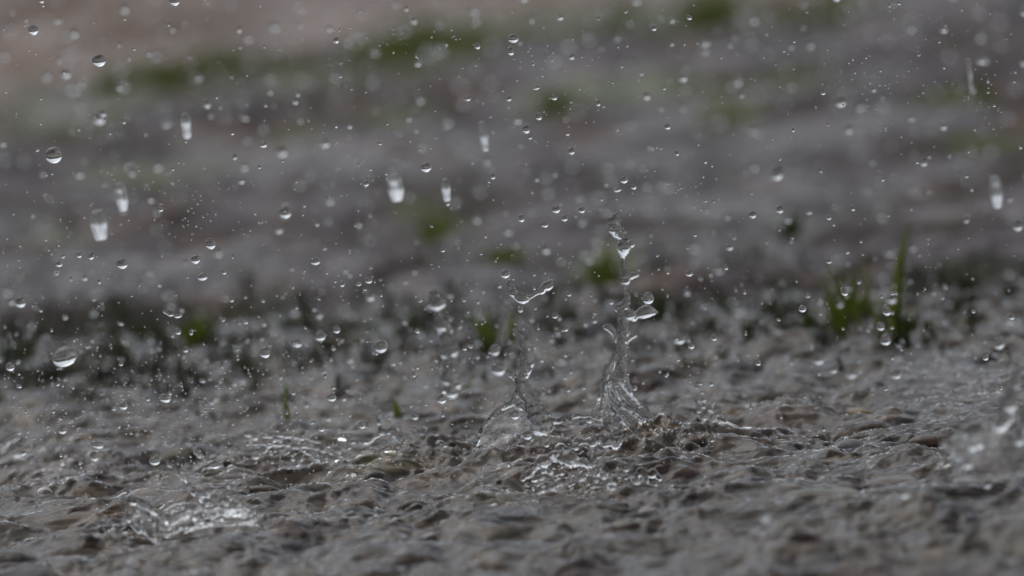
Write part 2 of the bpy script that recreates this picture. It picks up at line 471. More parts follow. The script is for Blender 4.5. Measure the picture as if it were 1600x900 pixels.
# the far side, past the verge line seen from (150,150) to (1150,10), is pale pinkish ground
V0, V1 = on_ground(150, 150), on_ground(1150, 20)
vy = V0.y + (g_x - V0.x) * ((V1.y - V0.y) / (V1.x - V0.x))
fa = np.clip((g_y - vy + fbm(g_x / 0.1, g_y / 0.3, 3, .5, 3.0) * 0.12) / 0.10, 0, 1)[..., None]
soil[:] = soil * (1 - fa) + pink * (1 + 0.25 * fbm(g_x / 0.1, g_y / 0.2, 3, .5, 77.)[..., None]) * fa
MOSSP = [(300, 140, 190, 26), (620, 95, 90, 34), (700, 60, 90, 24), (1110, 20, 70, 24), (960, 45, 120, 22), (1140, 185, 45, 24), (870, 160, 60, 20),
         (1240, 130, 70, 20), (1290, 20, 140, 16), (1470, 170, 60, 12), (60, 200, 120, 18), (480, 220, 60, 14), (1545, 225, 60, 12), (690, 355, 60, 20), (790, 405, 60, 16),
         (945, 415, 40, 24), (1240, 345, 30, 16), (230, 260, 120, 12), (80, 370, 60, 20), (1010, 150, 120, 14), (640, 165, 80, 12),
         (300, 500, 120, 26), (90, 530, 110, 22), (560, 500, 130, 26), (700, 480, 80, 22), (1040, 490, 130, 20), (1330, 490, 160, 30), (1500, 430, 120, 14), (860, 470, 60, 16), (420, 480, 60, 16)]
for px, py, rx, ry in MOSSP:
    c = on_ground(px, py); e = on_ground(px + rx, py); f_ = on_ground(px, py - ry)
    ax = max((e - c).length, 0.01); ay = max(abs(f_.y - c.y), 0.02)
    d = ((g_x - c.x) / ax) ** 2 + ((g_y - c.y) / ay) ** 2 + fbm(g_x / 0.04, g_y / 0.08, 3, .5, px) * 0.9
    a = np.clip(1.15 - d, 0, 1)[..., None] * 0.85
    tone = greenp if py < 420 else np.array([0.035, 0.036, 0.02])
    soil[:] = soil * (1 - a) + tone * a
me = mesh_np('ground', np.stack([g_x, g_y, gz], -1).reshape(-1, 3), grid_faces(len(XG), len(YG)), M_GROUND)
att = me.color_attributes.new('soil', 'FLOAT_COLOR', 'POINT')
att.data.foreach_set('color', np.concatenate([np.clip(soil, 0.01, 1), np.ones(g_x.shape + (1,))], -1).astype(np.float32).ravel())
props(link('ground', me), 'wet grey ground with mossy patches behind the stones', 'ground', kind='structure')
def ground_z(x, y):
    i = min(max(int(np.searchsorted(XG, x)), 0), len(XG) - 1); j = min(max(int(np.searchsorted(YG, y)), 0), len(YG) - 1)
    return float(gz[j, i])

def top_z(x, y):
    return max(ground_z(x, y), surface_z(x, y)) if (abs(x) < 0.55 and y < 2.3) else ground_z(x, y)

# unseen wooded ring, added to darken the horizon mirrored in water and drops
nt, nr = 260, 14
th = np.linspace(0, 2 * math.pi, nt); rr = np.linspace(0, 1, nr)
T, Q = np.meshgrid(th, rr)
rad = 42 + Q * 30
prof = np.sin(np.clip(Q * 1.6, 0, 1) * math.pi / 2)
hh = prof * (10.2 + 2.0 * fbm(np.cos(T) * 3 + 5, np.sin(T) * 3 + 5, 4, .55, 2.) - 2.0 * (np.sin(T) < -0.3)) + fbm(T * 14, Q * 6, 3, .6, 6.) * 0.9 * prof
V = np.stack([rad * np.cos(T), rad * np.sin(T), hh - 0.05], -1).reshape(-1, 3)
props(link('added_hills', mesh_np('added_hills', V, grid_faces(nt, nr)[:, ::-1], M_ADDED_HILL)), 'dark wooded rise added out of view to darken reflections', 'added_hills', kind='structure')

# ------------------------------------------------------------------ individual stones
def stone_mesh(sx_, sy_, sz_, seed, m):
    v, f = ICO[4]
    v = v.copy()
    n = np.zeros(len(v))
    rs = np.random.default_rng(seed)
    for k in range(7):
        d = rs.normal(size=3); d /= np.linalg.norm(d)
        n += rs.uniform(-0.10, 0.10) * np.cos(v @ d * rs.uniform(2, 5) + rs.uniform(0, 6))
    v *= (1 + n)[:, None]
    v = np.sign(v) * np.abs(v) ** 0.88
    v *= np.array([sx_, sy_, sz_])
    return mesh_np('stone', v, f, m)
for i, (px, py, w, h, mk, lab) in enumerate(STONES):
    if not mk: continue
    cx, cyy, cz, wx_, hz_ = SGEO[i]
    me = stone_mesh(wx_, wx_ * 0.8, hz_, 100 + i, M_ST[mk])
    o = link('stone', me, (cx, cyy, cz))
    o.rotation_euler = (0, 0, random.uniform(-0.15, 0.15))
    props(o, lab, 'stone', 'stones showing through the running water')

# ------------------------------------------------------------------ fluid shapes
def cr_points(pts, n):
    """Catmull-Rom through rows (x,y,z,r)"""
    P = np.array(pts, float); P = np.vstack([2 * P[0] - P[1], P, 2 * P[-1] - P[-2]])
    out = []
    for i in range(1, len(P) - 2):
        t = np.linspace(0, 1, n, endpoint=False)[:, None]
        p0, p1, p2, p3 = P[i - 1], P[i], P[i + 1], P[i + 2]
        out.append(0.5 * ((2 * p1) + (-p0 + p2) * t + (2 * p0 - 5 * p1 + 4 * p2 - p3) * t ** 2 + (-p0 + 3 * p1 - 3 * p2 + p3) * t ** 3))
    out.append(P[-2][None, :])
    return np.vstack(out)
class Fluid:
    """union of round strands, beads and thin sheets of water, given in photo pixels on a stand-up plane at depth d"""
    def __init__(s, d):
        s.d = d; s.k = px_size(d); s.v = []; s.f = []; s.n = 0
    def P(s, px, py, dd=0.0):
        return np.array(at_depth(px, py, s.d + dd)[:])
    def add(s, v, f):
        s.v.append(v); s.f.append(f + s.n); s.n += len(v)
    def bead(s, px, py, r, ry=None, dd=0.0, sub=2):
        ry = ry or r
        v, f = ICO[sub]
        c = s.P(px, py, dd)
        s.add(v * np.array([r, r, ry]) * s.k + c, f)
    def strand(s, pts, wob=0.12, seed=0):
        """pts: (px, py, radius px[, depth offset m])"""
        rs = np.random.default_rng(seed + 5)
        rows = [list(s.P(p[0], p[1], p[3] if len(p) > 3 else 0.0)) + [p[2] * s.k] for p in pts]
        c = cr_points(rows, 24)
        acc = 0.0; last = None
        ph = rs.uniform(0, 6, 3)
        v, f = ICO[2]
        tot = 0.0
        for q in c:
            if last is not None:
                acc += np.linalg.norm(q[:3] - last); tot += np.linalg.norm(q[:3] - last)
            if last is None or acc > max(q[3] * 0.3, 0.00008):
                tn = np.array([tot / 0.0018 + ph[0], tot / 0.0018 + 31.7, tot / 0.0011 + ph[1]])
                nz = fbm(tn, np.full(3, seed * 3.7 + 1.3), 3, 0.6)
                r = max(q[3] * 1.12, 0.00026) * max(0.35, 1 + wob * 1.6 * nz[2])
                off = np.array([nz[0], 0.5 * nz[1], nz[1]]) * q[3] * wob * 2.2
                s.add(v * r + q[:3] + off, f); acc = 0.0
            last = q[:3]
    def sheet(s, top, bot, th=4.0, nu=90, nv=50, bulge=0.004, wave=1.0, seed=0, power=1.0):
        """thin wall of water between an upper and a lower edge, (px, py[, dd]) each; th = thickness in px"""
        def c(pts, n):
            rows = [[p[0], p[1], p[2] if len(p) > 2 else 0.0, 0.0] for p in pts]
            cc = cr_points(rows, 20); idx = np.linspace(0, len(cc) - 1, n)
            return np.stack([np.interp(idx, np.arange(len(cc)), cc[:, k]) for k in range(3)], 1)
        A, B = c(top, nu), c(bot, nu)
        tv = np.linspace(0, 1, nv)
        G = A[None] * (1 - tv[:, None, None]) + B[None] * tv[:, None, None]
        U, Vv = np.meshgrid(np.linspace(0, 1, nu), tv)
        wob = fbm(U * 4 + seed, Vv * 2.5 + seed, 2, 0.5, seed) * 0.0011 * wave
        G[..., 2] += -bulge * np.sin(Vv * math.pi * 0.5) * power + wob
        dirs = np.zeros(G.shape)
        for j in range(nv):
            for i in range(nu):
                dirs[j, i] = s.P(G[j, i, 0], G[j, i, 1], G[j, i, 2])
        t = th * s.k * (0.55 + 0.30 * fbm(U * 5 + seed * 2, Vv * 3, 2, 0.5, seed + 9.)) * 0.5
        t = np.clip(t, 0.00016, None)
        t = t + th * s.k * 0.35 * np.exp(-(Vv / 0.06) ** 2)            # thicker rim
        nrm = np.cross(np.gradient(dirs, axis=1), np.gradient(dirs, axis=0))
        nrm /= np.linalg.norm(nrm, axis=-1, keepdims=True) + 1e-12
        F_, B_ = dirs + nrm * t[..., None], dirs - nrm * t[..., None]
        v = np.concatenate([F_.reshape(-1, 3), B_.reshape(-1, 3)])
        gf = grid_faces(nu, nv); o = nu * nv
        fs = [gf, gf[:, ::-1] + o]
        def side(idx):
            idx = np.array(idx); a, b = idx[:-1], idx[1:]
            fs.append(np.stack([b, a, a + o, b + o], 1))
        side(range(nu)); side([k * nu + nu - 1 for k in range(nv)])
        side([(nv - 1) * nu + k for k in range(nu)][::-1]); side([k * nu for k in range(nv)][::-1])
        q = np.concatenate(fs)
        tri = np.concatenate([q[:, [0, 1, 2]], q[:, [0, 2, 3]]])
        s.add(v, tri)
    def build(s, name, label, cat, group=None, voxel=0.0002, smooth=3, rough=0.00005, m=None, wl=0.003):
        V_ = np.vstack(s.v); F_ = np.vstack(s.f)
        base = V_.mean(0); base[2] = V_[:, 2].min()
        V_ = V_ - base
        me = mesh_np(name, V_, F_, m or M_WATER)
        o = link(name, me, tuple(base))
        rm = o.modifiers.new('r', 'REMESH'); rm.mode = 'VOXEL'; rm.voxel_size = voxel; rm.use_smooth_shade = True
        sm = o.modifiers.new('s', 'SMOOTH'); sm.factor = 0.5; sm.iterations = smooth
        dg = bpy.context.evaluated_depsgraph_get(); dg.update()
        ev = o.evaluated_get(dg)
        nm = bpy.data.meshes.new_from_object(ev)
        o.modifiers.clear()
        o.data = nm; bpy.data.meshes.remove(me); nm.name = name
        if not nm.materials: nm.materials.append(m or M_WATER)
        n = len(nm.vertices)
        co = np.empty(n * 3, np.float32); nm.vertices.foreach_get('co', co); co = co.reshape(-1, 3)
        no = np.empty(n * 3, np.float32); nm.vertices.foreach_get('normal', no); no = no.reshape(-1, 3)
        if rough > 0:
            h = fbm((co[:, 0] + co[:, 1] * .6) / wl, (co[:, 2] + co[:, 1] * .5) / wl, 3, 0.5, 3.3)
            co = co + no * (h * rough)[:, None]
            nm.vertices.foreach_set('co', co.astype(np.float32).ravel())
        nm.polygons.foreach_set('use_smooth', np.ones(len(nm.polygons), dtype=bool))
        nm.update()
        return props(o, label, cat, group)

G_SPL = 'splashes thrown up by the rain'
dS = lambda px, py: depth_of_ground(px, py)

# centre splash: a clear dome-like wall with a leaning jet
f = Fluid(dS(820, 722))
f.sheet([(738, 705, .004), (750, 672, .001), (772, 648, 0), (795, 633, 0), (818, 632, 0), (840, 652, 0), (875, 657, .001), (912, 650, .003)],
        [(722, 745, .004), (745, 742, 0), (775, 738, -.006), (800, 735, -.008), (830, 735, -.008), (865, 732, -.006), (905, 725, 0), (945, 715, .006)], th=4, bulge=.002, wave=2.0, seed=3)
f.strand([(722, 740, 6), (738, 705, 3.4), (750, 674, 2.6), (768, 650, 2.8), (788, 634, 3.4), (805, 630, 4), (818, 636, 4.5), (836, 652, 4), (858, 657, 3.5), (885, 654, 3), (912, 650, 2.4), (940, 655, 2)], seed=1, wob=.3)
f.strand([(846, 668, 17), (838, 645, 14), (828, 625, 12), (818, 608, 11), (815, 594, 8.5), (818, 582, 9.5), (824, 566, 11), (823, 548, 10), (817, 532, 7.5), (810, 522, 5.5), (802, 517, 3.4)], wob=.07, seed=2)
f.strand([(814, 598, 6), (806, 592, 4), (798, 584, 4.5), (792, 580, 3)], seed=3)
f.strand([(800, 632, 5), (806, 618, 4), (812, 605, 4)], seed=4)
f.build('splash', 'clear domed splash with one leaning curved jet in the middle', 'splash', G_SPL)

# tall right splash
f = Fluid(dS(990, 700))
f.sheet([(947, 570, 0), (943, 596, 0), (950, 624, 0), (964, 648, 0), (982, 670, 0), (1000, 690, 0)],
        [(972, 556, 0), (975, 585, 0), (986, 610, 0), (1004, 632, 0), (1024, 653, 0), (1046, 674, 0)], th=6, bulge=.003, wave=2.2, seed=8)
f.sheet([(942, 604, .003), (930, 632, .003), (918, 660, .003), (908, 690, .003)], [(958, 640, .002), (958, 660, .001), (960, 680, 0), (964, 704, -.002)], th=3, nu=50, nv=30, bulge=.002, wave=1.5, seed=9)
f.strand([(1040, 674, 6), (1016, 662, 6), (995, 642, 5), (982, 622, 5), (966, 606, 5.5), (950, 596, 4.5), (946, 580, 5), (956, 566, 5), (963, 550, 4.5), (965, 535, 3.6), (961, 522, 4.6), (953, 513, 5.5), (946, 511, 4.5)], wob=.1, seed=5)
f.strand([(1030, 664, 3), (1008, 642, 3), (990, 618, 4), (976, 592, 5), (971, 565, 7.5), (971, 540, 8), (973, 518, 9), (974, 500, 8), (972, 486, 7)], wob=.08, seed=6)
f.strand([(936, 668, 3), (940, 635, 2.6), (944, 610, 3)], seed=7)
f.strand([(960, 690, 4), (972, 660, 3.2), (962, 630, 3), (948, 604, 3)], seed=17)
f.strand([(950, 596, 3, -.003), (962, 612, 4, -.005), (978, 634, 3.4, -.006), (998, 650, 4.4, -.006), (1016, 662, 3.4, -.004), (1032, 672, 4, -.002)], wob=.14, seed=13)
f.strand([(948, 604, 3, -.002), (955, 624, 3.4, -.005), (970, 648, 3, -.006), (986, 668, 4, -.007), (1002, 684, 3, -.006)], wob=.14, seed=14)
f.strand([(972, 596, 2.6, -.003), (990, 622, 3.2, -.004), (1008, 636, 2.6, -.004), (1020, 652, 3.2, -.003)], wob=.14, seed=15)
f.bead(966, 481, 7.5); f.bead(974, 478, 9); f.bead(984, 492, 11, 9); f.bead(976, 490, 8); f.bead(990, 496, 7)
f.strand([(990, 494, 4.5), (998, 492, 6), (1006, 488, 9.5), (1016, 487, 7), (1022, 488, 4)], wob=.05, seed=8)
f.strand([(974, 482, 6.5), (981, 466, 5), (977, 452, 4.2), (976, 440, 5.5), (978, 433, 8), (974, 424, 4.6), (973, 405, 3), (974, 394, 6.5), (976, 385, 10), (976, 374, 5), (968, 368, 6), (961, 360, 8.5), (960, 350, 10.5), (961, 341, 8)], wob=.08, seed=9)
f.strand([(978, 434, 5), (987, 431, 5), (996, 428, 3.5)], wob=.04, seed=10)
f.bead(986, 381, 6.5)
f.strand([(978, 536, 3.5), (984, 528, 3.5), (994, 523, 3)], wob=0.05, seed=11)
f.build('splash', 'tallest splash, a clear beaded column rising from a braided sheet', 'splash', G_SPL)

# arc of joined drops in the air
f = Fluid(1.432)
f.strand([(797, 443, 5), (800, 452, 7), (807, 462, 5.5), (817, 467, 7.5), (827, 465, 3), (838, 459, 2.6), (848, 453, 6), (856, 446, 7), (862, 440, 4)], wob=.12, seed=12)
f.build('droplet_chain', 'smile-shaped chain of joined drops hanging above the middle jet', 'water drops')

# low beaded splash left of centre: back rim, front rim, walls
f = Fluid(dS(600, 728))
f.sheet([(528, 684, .006), (548, 689, .004), (575, 689, .004), (600, 674, .004), (625, 684, .004), (648, 702, .003), (668, 709, 0)],
        [(522, 728, .004), (545, 730, .002), (575, 728, .002), (600, 726, .002), (625, 726, .002), (650, 726, .002), (674, 724, 0)], th=3.6, bulge=.001, seed=21)
f.sheet([(535, 724, 0), (560, 718, -.004), (590, 706, -.008), (612, 702, -.01), (640, 706, -.008), (668, 710, 0)],
        [(528, 752, -.004), (560, 757, -.008), (590, 760, -.014), (615, 760, -.016), (645, 757, -.012), (684, 742, -.002)], th=4.4, bulge=.003, seed=22)
f.strand([(524, 682, 2.2, .006), (536, 683, 3.2, .005), (545, 688, 2.6, .004), (560, 690, 2.6, .004), (578, 688, 3, .004), (591, 679, 2.8, .004), (600, 673, 4.4, .004), (614, 674, 5.2, .004), (622, 682, 5.2, .004), (632, 690, 4, .003), (645, 701, 5, .003), (656, 706, 4, .002), (666, 708, 7.5, 0)], wob=.22, seed=23)
f.strand([(594, 676, 3.4, .004), (593, 664, 2.2, .004), (591, 655, 2.8, .004), (592, 646, 2, .004), (588, 636, 3, .004), (587, 622, 2.8, .004)], wob=.3, seed=24)
f.strand([(528, 706, 2.4, .004), (540, 702, 2.2), (548, 698, 2.4)], seed=29, wob=.3)
f.strand([(532, 728, 3), (558, 719, 3, -.004), (588, 707, 3.6, -.008), (606, 700, 3.4, -.01), (620, 706, 3, -.009), (640, 708, 2.6, -.008), (664, 710, 3.5)], wob=.2, seed=25)
f.strand([(395, 694, 2, .004), (430, 694, 2.6, .004), (455, 696, 3, .003), (480, 706, 3.6, .002), (500, 716, 6.5, 0), (515, 722, 8.5, 0), (532, 730, 7.5, 0), (546, 742, 4, 0)], wob=.25, seed=26)
f.strand([(470, 696, 2, .008), (500, 702, 2.6, .006), (525, 712, 3, .003), (540, 722, 3.4)], wob=.25, seed=27)
f.strand([(410, 682, 3, .014), (440, 680, 3.6, .012), (470, 684, 2.6, .010), (500, 690, 2, .008)], wob=.3, seed=28)
f.strand([(463, 728, 4), (466, 720, 5), (474, 714, 3)], seed=31, wob=.1)
for k in range(90):
    u = rng.random(); x = 400 + 290 * u
    f.bead(x + rng.normal() * 6, 712 + 22 * u + rng.normal() * 11, rng.uniform(1.4, 4.2), dd=rng.normal() * .010, sub=1)
for (xa, ya, xb, yb) in [(415, 704, 440, 690), (468, 716, 480, 700), (648, 728, 668, 722), (560, 735, 585, 728)]:
    f.strand([(xa, ya, 2.4), ((xa + xb) / 2, yb - 3, 3), (xb, yb, 2.4)], wob=.6, seed=int(xa))
f.build('splash', 'low crater-like splash with a thin beaded rim, left of the middle', 'splash', G_SPL)

# winged splash on the left
f = Fluid(dS(290, 850))
f.sheet([(200, 782, .002), (213, 783, 0), (228, 791, -.001), (244, 800, -.002), (262, 813, -.002)],
        [(210, 818, 0), (222, 832, -.002), (234, 842, -.004), (246, 850, -.005), (262, 850, -.005)], th=9, bulge=.002, seed=41)
f.sheet([(262, 818, 0), (280, 808, 0), (300, 800, 0), (330, 798, 0)], [(258, 842, -.002), (280, 838, -.003), (300, 830, -.003), (335, 822, -.002)], th=3, nu=60, nv=24, bulge=.002, seed=42)
f.strand([(300, 764, 2.2, .012), (322, 768, 2.6, .012), (344, 778, 2.6, .010), (362, 782, 3, .008), (384, 792, 2.4, .006), (404, 806, 2, .004)], wob=.35, seed=142)
f.strand([(258, 842, 2.6, -.003), (275, 828, 2.4, -.003), (296, 822, 3, -.003), (318, 814, 2.4, -.003), (344, 812, 2.8, -.003)], wob=.35, seed=143)
f.strand([(216, 830, 5), (203, 808, 5.5), (200, 788, 6.5), (211, 781, 5.5), (226, 789, 4.5), (244, 800, 4.5), (262, 815, 5), (278, 806, 4.5), (296, 794, 5), (318, 797, 6.5), (345, 797, 8), (368, 790, 7.5)], wob=.2, seed=43)
f.strand([(292, 752, 2.6, .006), (305, 768, 3.4, .005), (322, 774, 6.5, .003), (340, 784, 6.5, .002), (360, 788, 6.5, 0), (378, 794, 6, 0)], wob=.45, seed=44)
f.strand([(272, 734, 2.6, .008), (280, 744, 2.4, .008), (292, 752, 2.6, .006)], wob=.25, seed=49)
f.strand([(222, 822, 6), (228, 832, 5), (240, 838, 6), (248, 846, 4)], wob=.2, seed=45)
f.strand([(256, 796, 2.6), (268, 788, 3), (284, 784, 2.4)], wob=.2, seed=46)
f.strand([(262, 818, 3, -.004), (290, 806, 4, -.004), (320, 808, 3, -.004), (352, 800, 4.5, -.004), (380, 806, 3, -.004)], wob=.3, seed=47)
f.strand([(300, 768, 2.4, .004), (312, 780, 3, .003), (330, 790, 4, .001)], wob=.3, seed=48)
f.bead(280, 806, 6); f.bead(246, 818, 4.5); f.bead(240, 848, 6)
for k in range(46):
    u = rng.random(); x = 250 + 160 * u
    f.bead(x, 812 + rng.normal() * 16 - 12 * math.sin(u * 3.1), rng.uniform(1.6, 5.5), dd=rng.normal() * .008, sub=1)
f.sheet([(300, 800, 0), (322, 784, 0), (345, 786, 0), (372, 792, 0), (396, 806, 0)], [(300, 826, -.002), (325, 824, -.003), (350, 822, -.003), (376, 820, -.003), (404, 822, -.002)], th=4, nu=70, nv=26, bulge=.002, wave=2.2, seed=45)
f.build('splash', 'ragged winged splash with a pale left lobe, low on the left', 'splash', G_SPL)

# splash cut by the left edge
f = Fluid(dS(12, 735))
f.strand([(-18, 700, 8), (-4, 694, 8), (8, 690, 7), (20, 684, 8), (24, 680, 5)], wob=.2, seed=51)
f.strand([(10, 718, 8), (20, 708, 9), (27, 699, 9), (18, 694, 5)], wob=.2, seed=52)
f.strand([(-20, 722, 7), (-4, 712, 6), (6, 704, 5), (10, 720, 5)], wob=.2, seed=53)
f.sheet([(-30, 700, 0), (-10, 696, 0), (10, 690, 0), (24, 700, 0)], [(-40, 745, 0), (-15, 745, -.004), (8, 742, -.004), (30, 738, 0)], th=5, nu=50, nv=30, bulge=.002, seed=54)
for k in range(26):
    f.bead(rng.uniform(-10, 60), 722 + rng.normal() * 14, rng.uniform(1.6, 4.5), dd=rng.normal() * .008, sub=1)
f.build('splash', 'twisted bright splash cut off by the left edge of the view', 'splash', G_SPL)

# small froth splash right of the tall one
f = Fluid(dS(1110, 690) + 0.01)
for k in range(16):
    f.bead(1100 + rng.normal() * 9, 645 + rng.normal() * 11, rng.uniform(3, 7.5), dd=rng.normal() * .003, sub=1)
f.strand([(1112, 655, 5), (1120, 646, 3), (1128, 650, 4), (1130, 662, 3), (1126, 670, 3)], seed=61)
f.strand([(1088, 622, 3.6), (1089, 632, 2.6), (1092, 642, 4)], seed=62)
f.sheet([(1088, 660, 0), (1105, 655, 0), (1130, 655, 0), (1160, 668, 0), (1180, 690, 0)], [(1080, 715, -.002), (1105, 718, -.005), (1130, 716, -.005), (1160, 712, -.003), (1195, 706, 0)], th=4, nu=60, nv=36, seed=63)
for k in range(90):
    u = rng.random()
    f.bead(1035 + 160 * u, 712 - 30 * (1 - u) * rng.random() + rng.normal() * 9, rng.uniform(1.4, 4.5), dd=rng.normal() * .010, sub=1)
f.build('splash', 'small knotted splash with a whitish lump, right of the tall splash', 'splash', G_SPL)

# blurred splash near the camera on the right
f = Fluid(dS(1540, 735) - 0.075)
f.sheet([(1478, 690, 0), (1500, 668, 0), (1530, 660, 0), (1560, 652, 0), (1585, 640, 0), (1620, 630, 0)],
        [(1490, 742, 0), (1510, 748, -.004), (1540, 748, -.006), (1570, 745, -.006), (1600, 740, -.004), (1640, 735, 0)], th=5, nu=70, nv=50, wave=.6, seed=71)
f.strand([(1480, 690, 8), (1496, 706, 9), (1510, 722, 8)], seed=72, wob=.3)
f.strand([(1516, 672, 12), (1524, 684, 14), (1520, 700, 9)], seed=73, wob=.2)
f.strand([(1560, 668, 8), (1572, 640, 9), (1582, 612, 8), (1592, 580, 5)], seed=74, wob=.3)
f.strand([(1592, 690, 9), (1602, 660, 9), (1608, 640, 8)], seed=75, wob=.2)
f.build('splash', 'large blurred splash near the camera at the right edge', 'splash', G_SPL, voxel=.0003)

# low splash bank left of the low crater splash (spray knots)
f = Fluid(dS(330, 745))
f.strand([(262, 722, 3), (276, 736, 3.4), (290, 744, 4), (300, 752, 3)], wob=.3, seed=81)
f.strand([(300, 690, 2.4, .01), (306, 706, 3.4, .008), (318, 716, 3, .006), (330, 722, 4, .006)], wob=.3, seed=82)
f.strand([(330, 726, 3.4), (344, 728, 4), (352, 736, 3)], wob=.3, seed=83)
f.strand([(386, 676, 4, .006), (395, 680, 5, .006), (404, 684, 3, .006)], wob=.3, seed=84)
f.strand([(352, 700, 2, .01), (360, 716, 2.4, .008), (372, 722, 3, .006), (384, 736, 2.2, .004)], wob=.35, seed=86)
f.strand([(300, 760, 2, .0), (322, 748, 2.4, 0), (346, 744, 2, 0), (366, 750, 2.6, 0)], wob=.35, seed=87)
f.strand([(226, 745, 2, .0), (240, 752, 2.4, 0), (258, 750, 2, 0)], wob=.35, seed=88)
f.build('splash', 'thin broken threads of water behind the winged splash', 'splash', G_SPL)

# sliver splash
f = Fluid(dS(185, 785))
f.strand([(170, 780, 2), (182, 774, 2.6), (192, 768, 3), (200, 764, 2.4)], wob=.3, seed=91)
f.strand([(186, 782, 2), (194, 778, 3), (200, 770, 2)], wob=.3, seed=92)
f.strand([(170, 780, 2.4), (176, 790, 4), (184, 796, 5)], wob=.3, seed=93)
f.build('splash', 'tiny forked sliver of water left of the winged splash', 'splash', G_SPL)

# froth heap in front of the centre
f = Fluid(dS(880, 775))
for k in range(120):
    u = rng.random()
    x = 825 + 190 * u; yb = 772 - 8 * u
    hgt = (12 + 34 * abs(math.sin(u * 9.0)) * math.exp(-((u - 0.3) / 0.5) ** 2))
    f.bead(x + rng.normal() * 4, yb - rng.random() * hgt, rng.uniform(3, 8.5), dd=rng.normal() * .012, sub=1)
f.strand([(815, 748, 3), (835, 730, 4), (860, 720, 5), (885, 720, 6), (910, 724, 4), (936, 735, 3)], wob=.8, seed=95)
f.strand([(862, 704, 2.4, .006), (880, 702, 3, .006), (912, 694, 2.4, .006), (938, 686, 4.5, .006), (950, 690, 4.5, .006), (962, 688, 3, .006)], wob=.8, seed=96)
f.strand([(985, 752, 3), (1000, 742, 5), (1022, 742, 5), (1032, 748, 3)], wob=.5, seed=97)
f.build('froth', 'lumpy whitish heap of froth in front of the middle splash', 'froth', rough=.00012, wl=.0014)

# blurred jet behind
f = Fluid(1.515)
f.strand([(706, 612, 11), (704, 585, 9), (702, 560, 7.5), (698, 535, 7), (693, 515, 6.5), (690, 502, 9), (684, 495, 5)], wob=.5, seed=98)
f.strand([(691, 504, 5), (700, 498, 5), (706, 497, 3)], seed=99)
f.build('splash', 'slim blurred jet standing behind, left of the middle splash', 'splash', G_SPL, voxel=.0004)
f = Fluid(1.515)
f.strand([(676, 476, 9), (688, 470, 10), (678, 460, 7)], seed=100)
f.build('splash', 'soft knot of water floating above the slim blurred jet', 'splash', G_SPL, voxel=.0004)

# flat fragments in the air
f = Fluid(1.42)
f.strand([(256, 486, 2.2), (264, 490, 3.2), (272, 491, 4), (281, 493, 3)], wob=.2, seed=101)
f.strand([(266, 486, 2), (270, 480, 1.6)], seed=102)
f.build('droplet', 'flat ragged water fragment left of the green moss tuft', 'water drop', 'loose drops flying above the ground')

# ------------------------------------------------------------------ falling raindrops, long bodies of water
def long_drop(px, py, w, h, d, label):
    k = px_size(d)
    nu, nv = 40, 90
    vs_, fs_ = [], []
    rx, rz = w * k * 0.46, h * k * 0.56
    a = np.linspace(0, math.pi, nv); b = np.linspace(0, 2 * math.pi, nu, endpoint=False)
    A, B = np.meshgrid(a, b, indexing='ij')
    zt = (1 - np.cos(A)) / 2                                   # 0 at the top, 1 at the bottom
    rad = np.clip(np.sin(A), 0, 1) ** 0.36 * (1.0 - 0.10 * zt) * (1 + 0.05 * np.sin(zt * 11 + w))
    rad = rad * (1 + 0.07 * np.cos(6 * B + w))
    V_ = np.stack([rx * rad * np.cos(B), 2.9 * rx * rad * (1 - 0.80 * zt) * np.sin(B), rz * np.cos(A)], -1)
    idx = np.arange(nv * nu).reshape(nv, nu)
    q = np.stack([idx[:-1], np.roll(idx, -1, 1)[:-1], np.roll(idx, -1, 1)[1:], idx[1:]], -1).reshape(-1, 4)
    me = mesh_np('raindrop', V_.reshape(-1, 3), q[:, ::-1], M_RAIN)
    o = link('raindrop', me, at_depth(px, py, d))
    o.rotation_euler = (0, R(-2) + random.uniform(-.02, .02), 0)
    bm = bmesh.new(); bm.from_mesh(me); bmesh.ops.remove_doubles(bm, verts=bm.verts, dist=1e-7); bmesh.ops.recalc_face_normals(bm, faces=bm.faces); bm.to_mesh(me); bm.free()
    props(o, label, 'raindrop', 'long raindrops falling fast')
for a_ in [(291, 197, 17, 36, 1.375, 'long pale raindrop falling just below the left green verge'),
           (756, 213, 15, 42, 1.37, 'brightest long raindrop, single and slanting, in the upper middle'),
           (190, 308, 20, 40, 1.37, 'long raindrop right of and above the widest one on the left'),
           (155, 352, 28, 42, 1.365, 'widest long raindrop, lowest of those on the left'),
           (618, 293, 26, 40, 1.35, 'broad soft long raindrop in the middle, left of its thinner neighbour'),
           (697, 297, 16, 32, 1.375, 'thin long raindrop right of the broad soft one'),
           (1556, 300, 20, 46, 1.35, 'long bluish raindrop near the right edge'),
           (1515, 115, 9, 42, 1.36, 'faint grey long raindrop high on the right')]:
    long_drop(*a_)

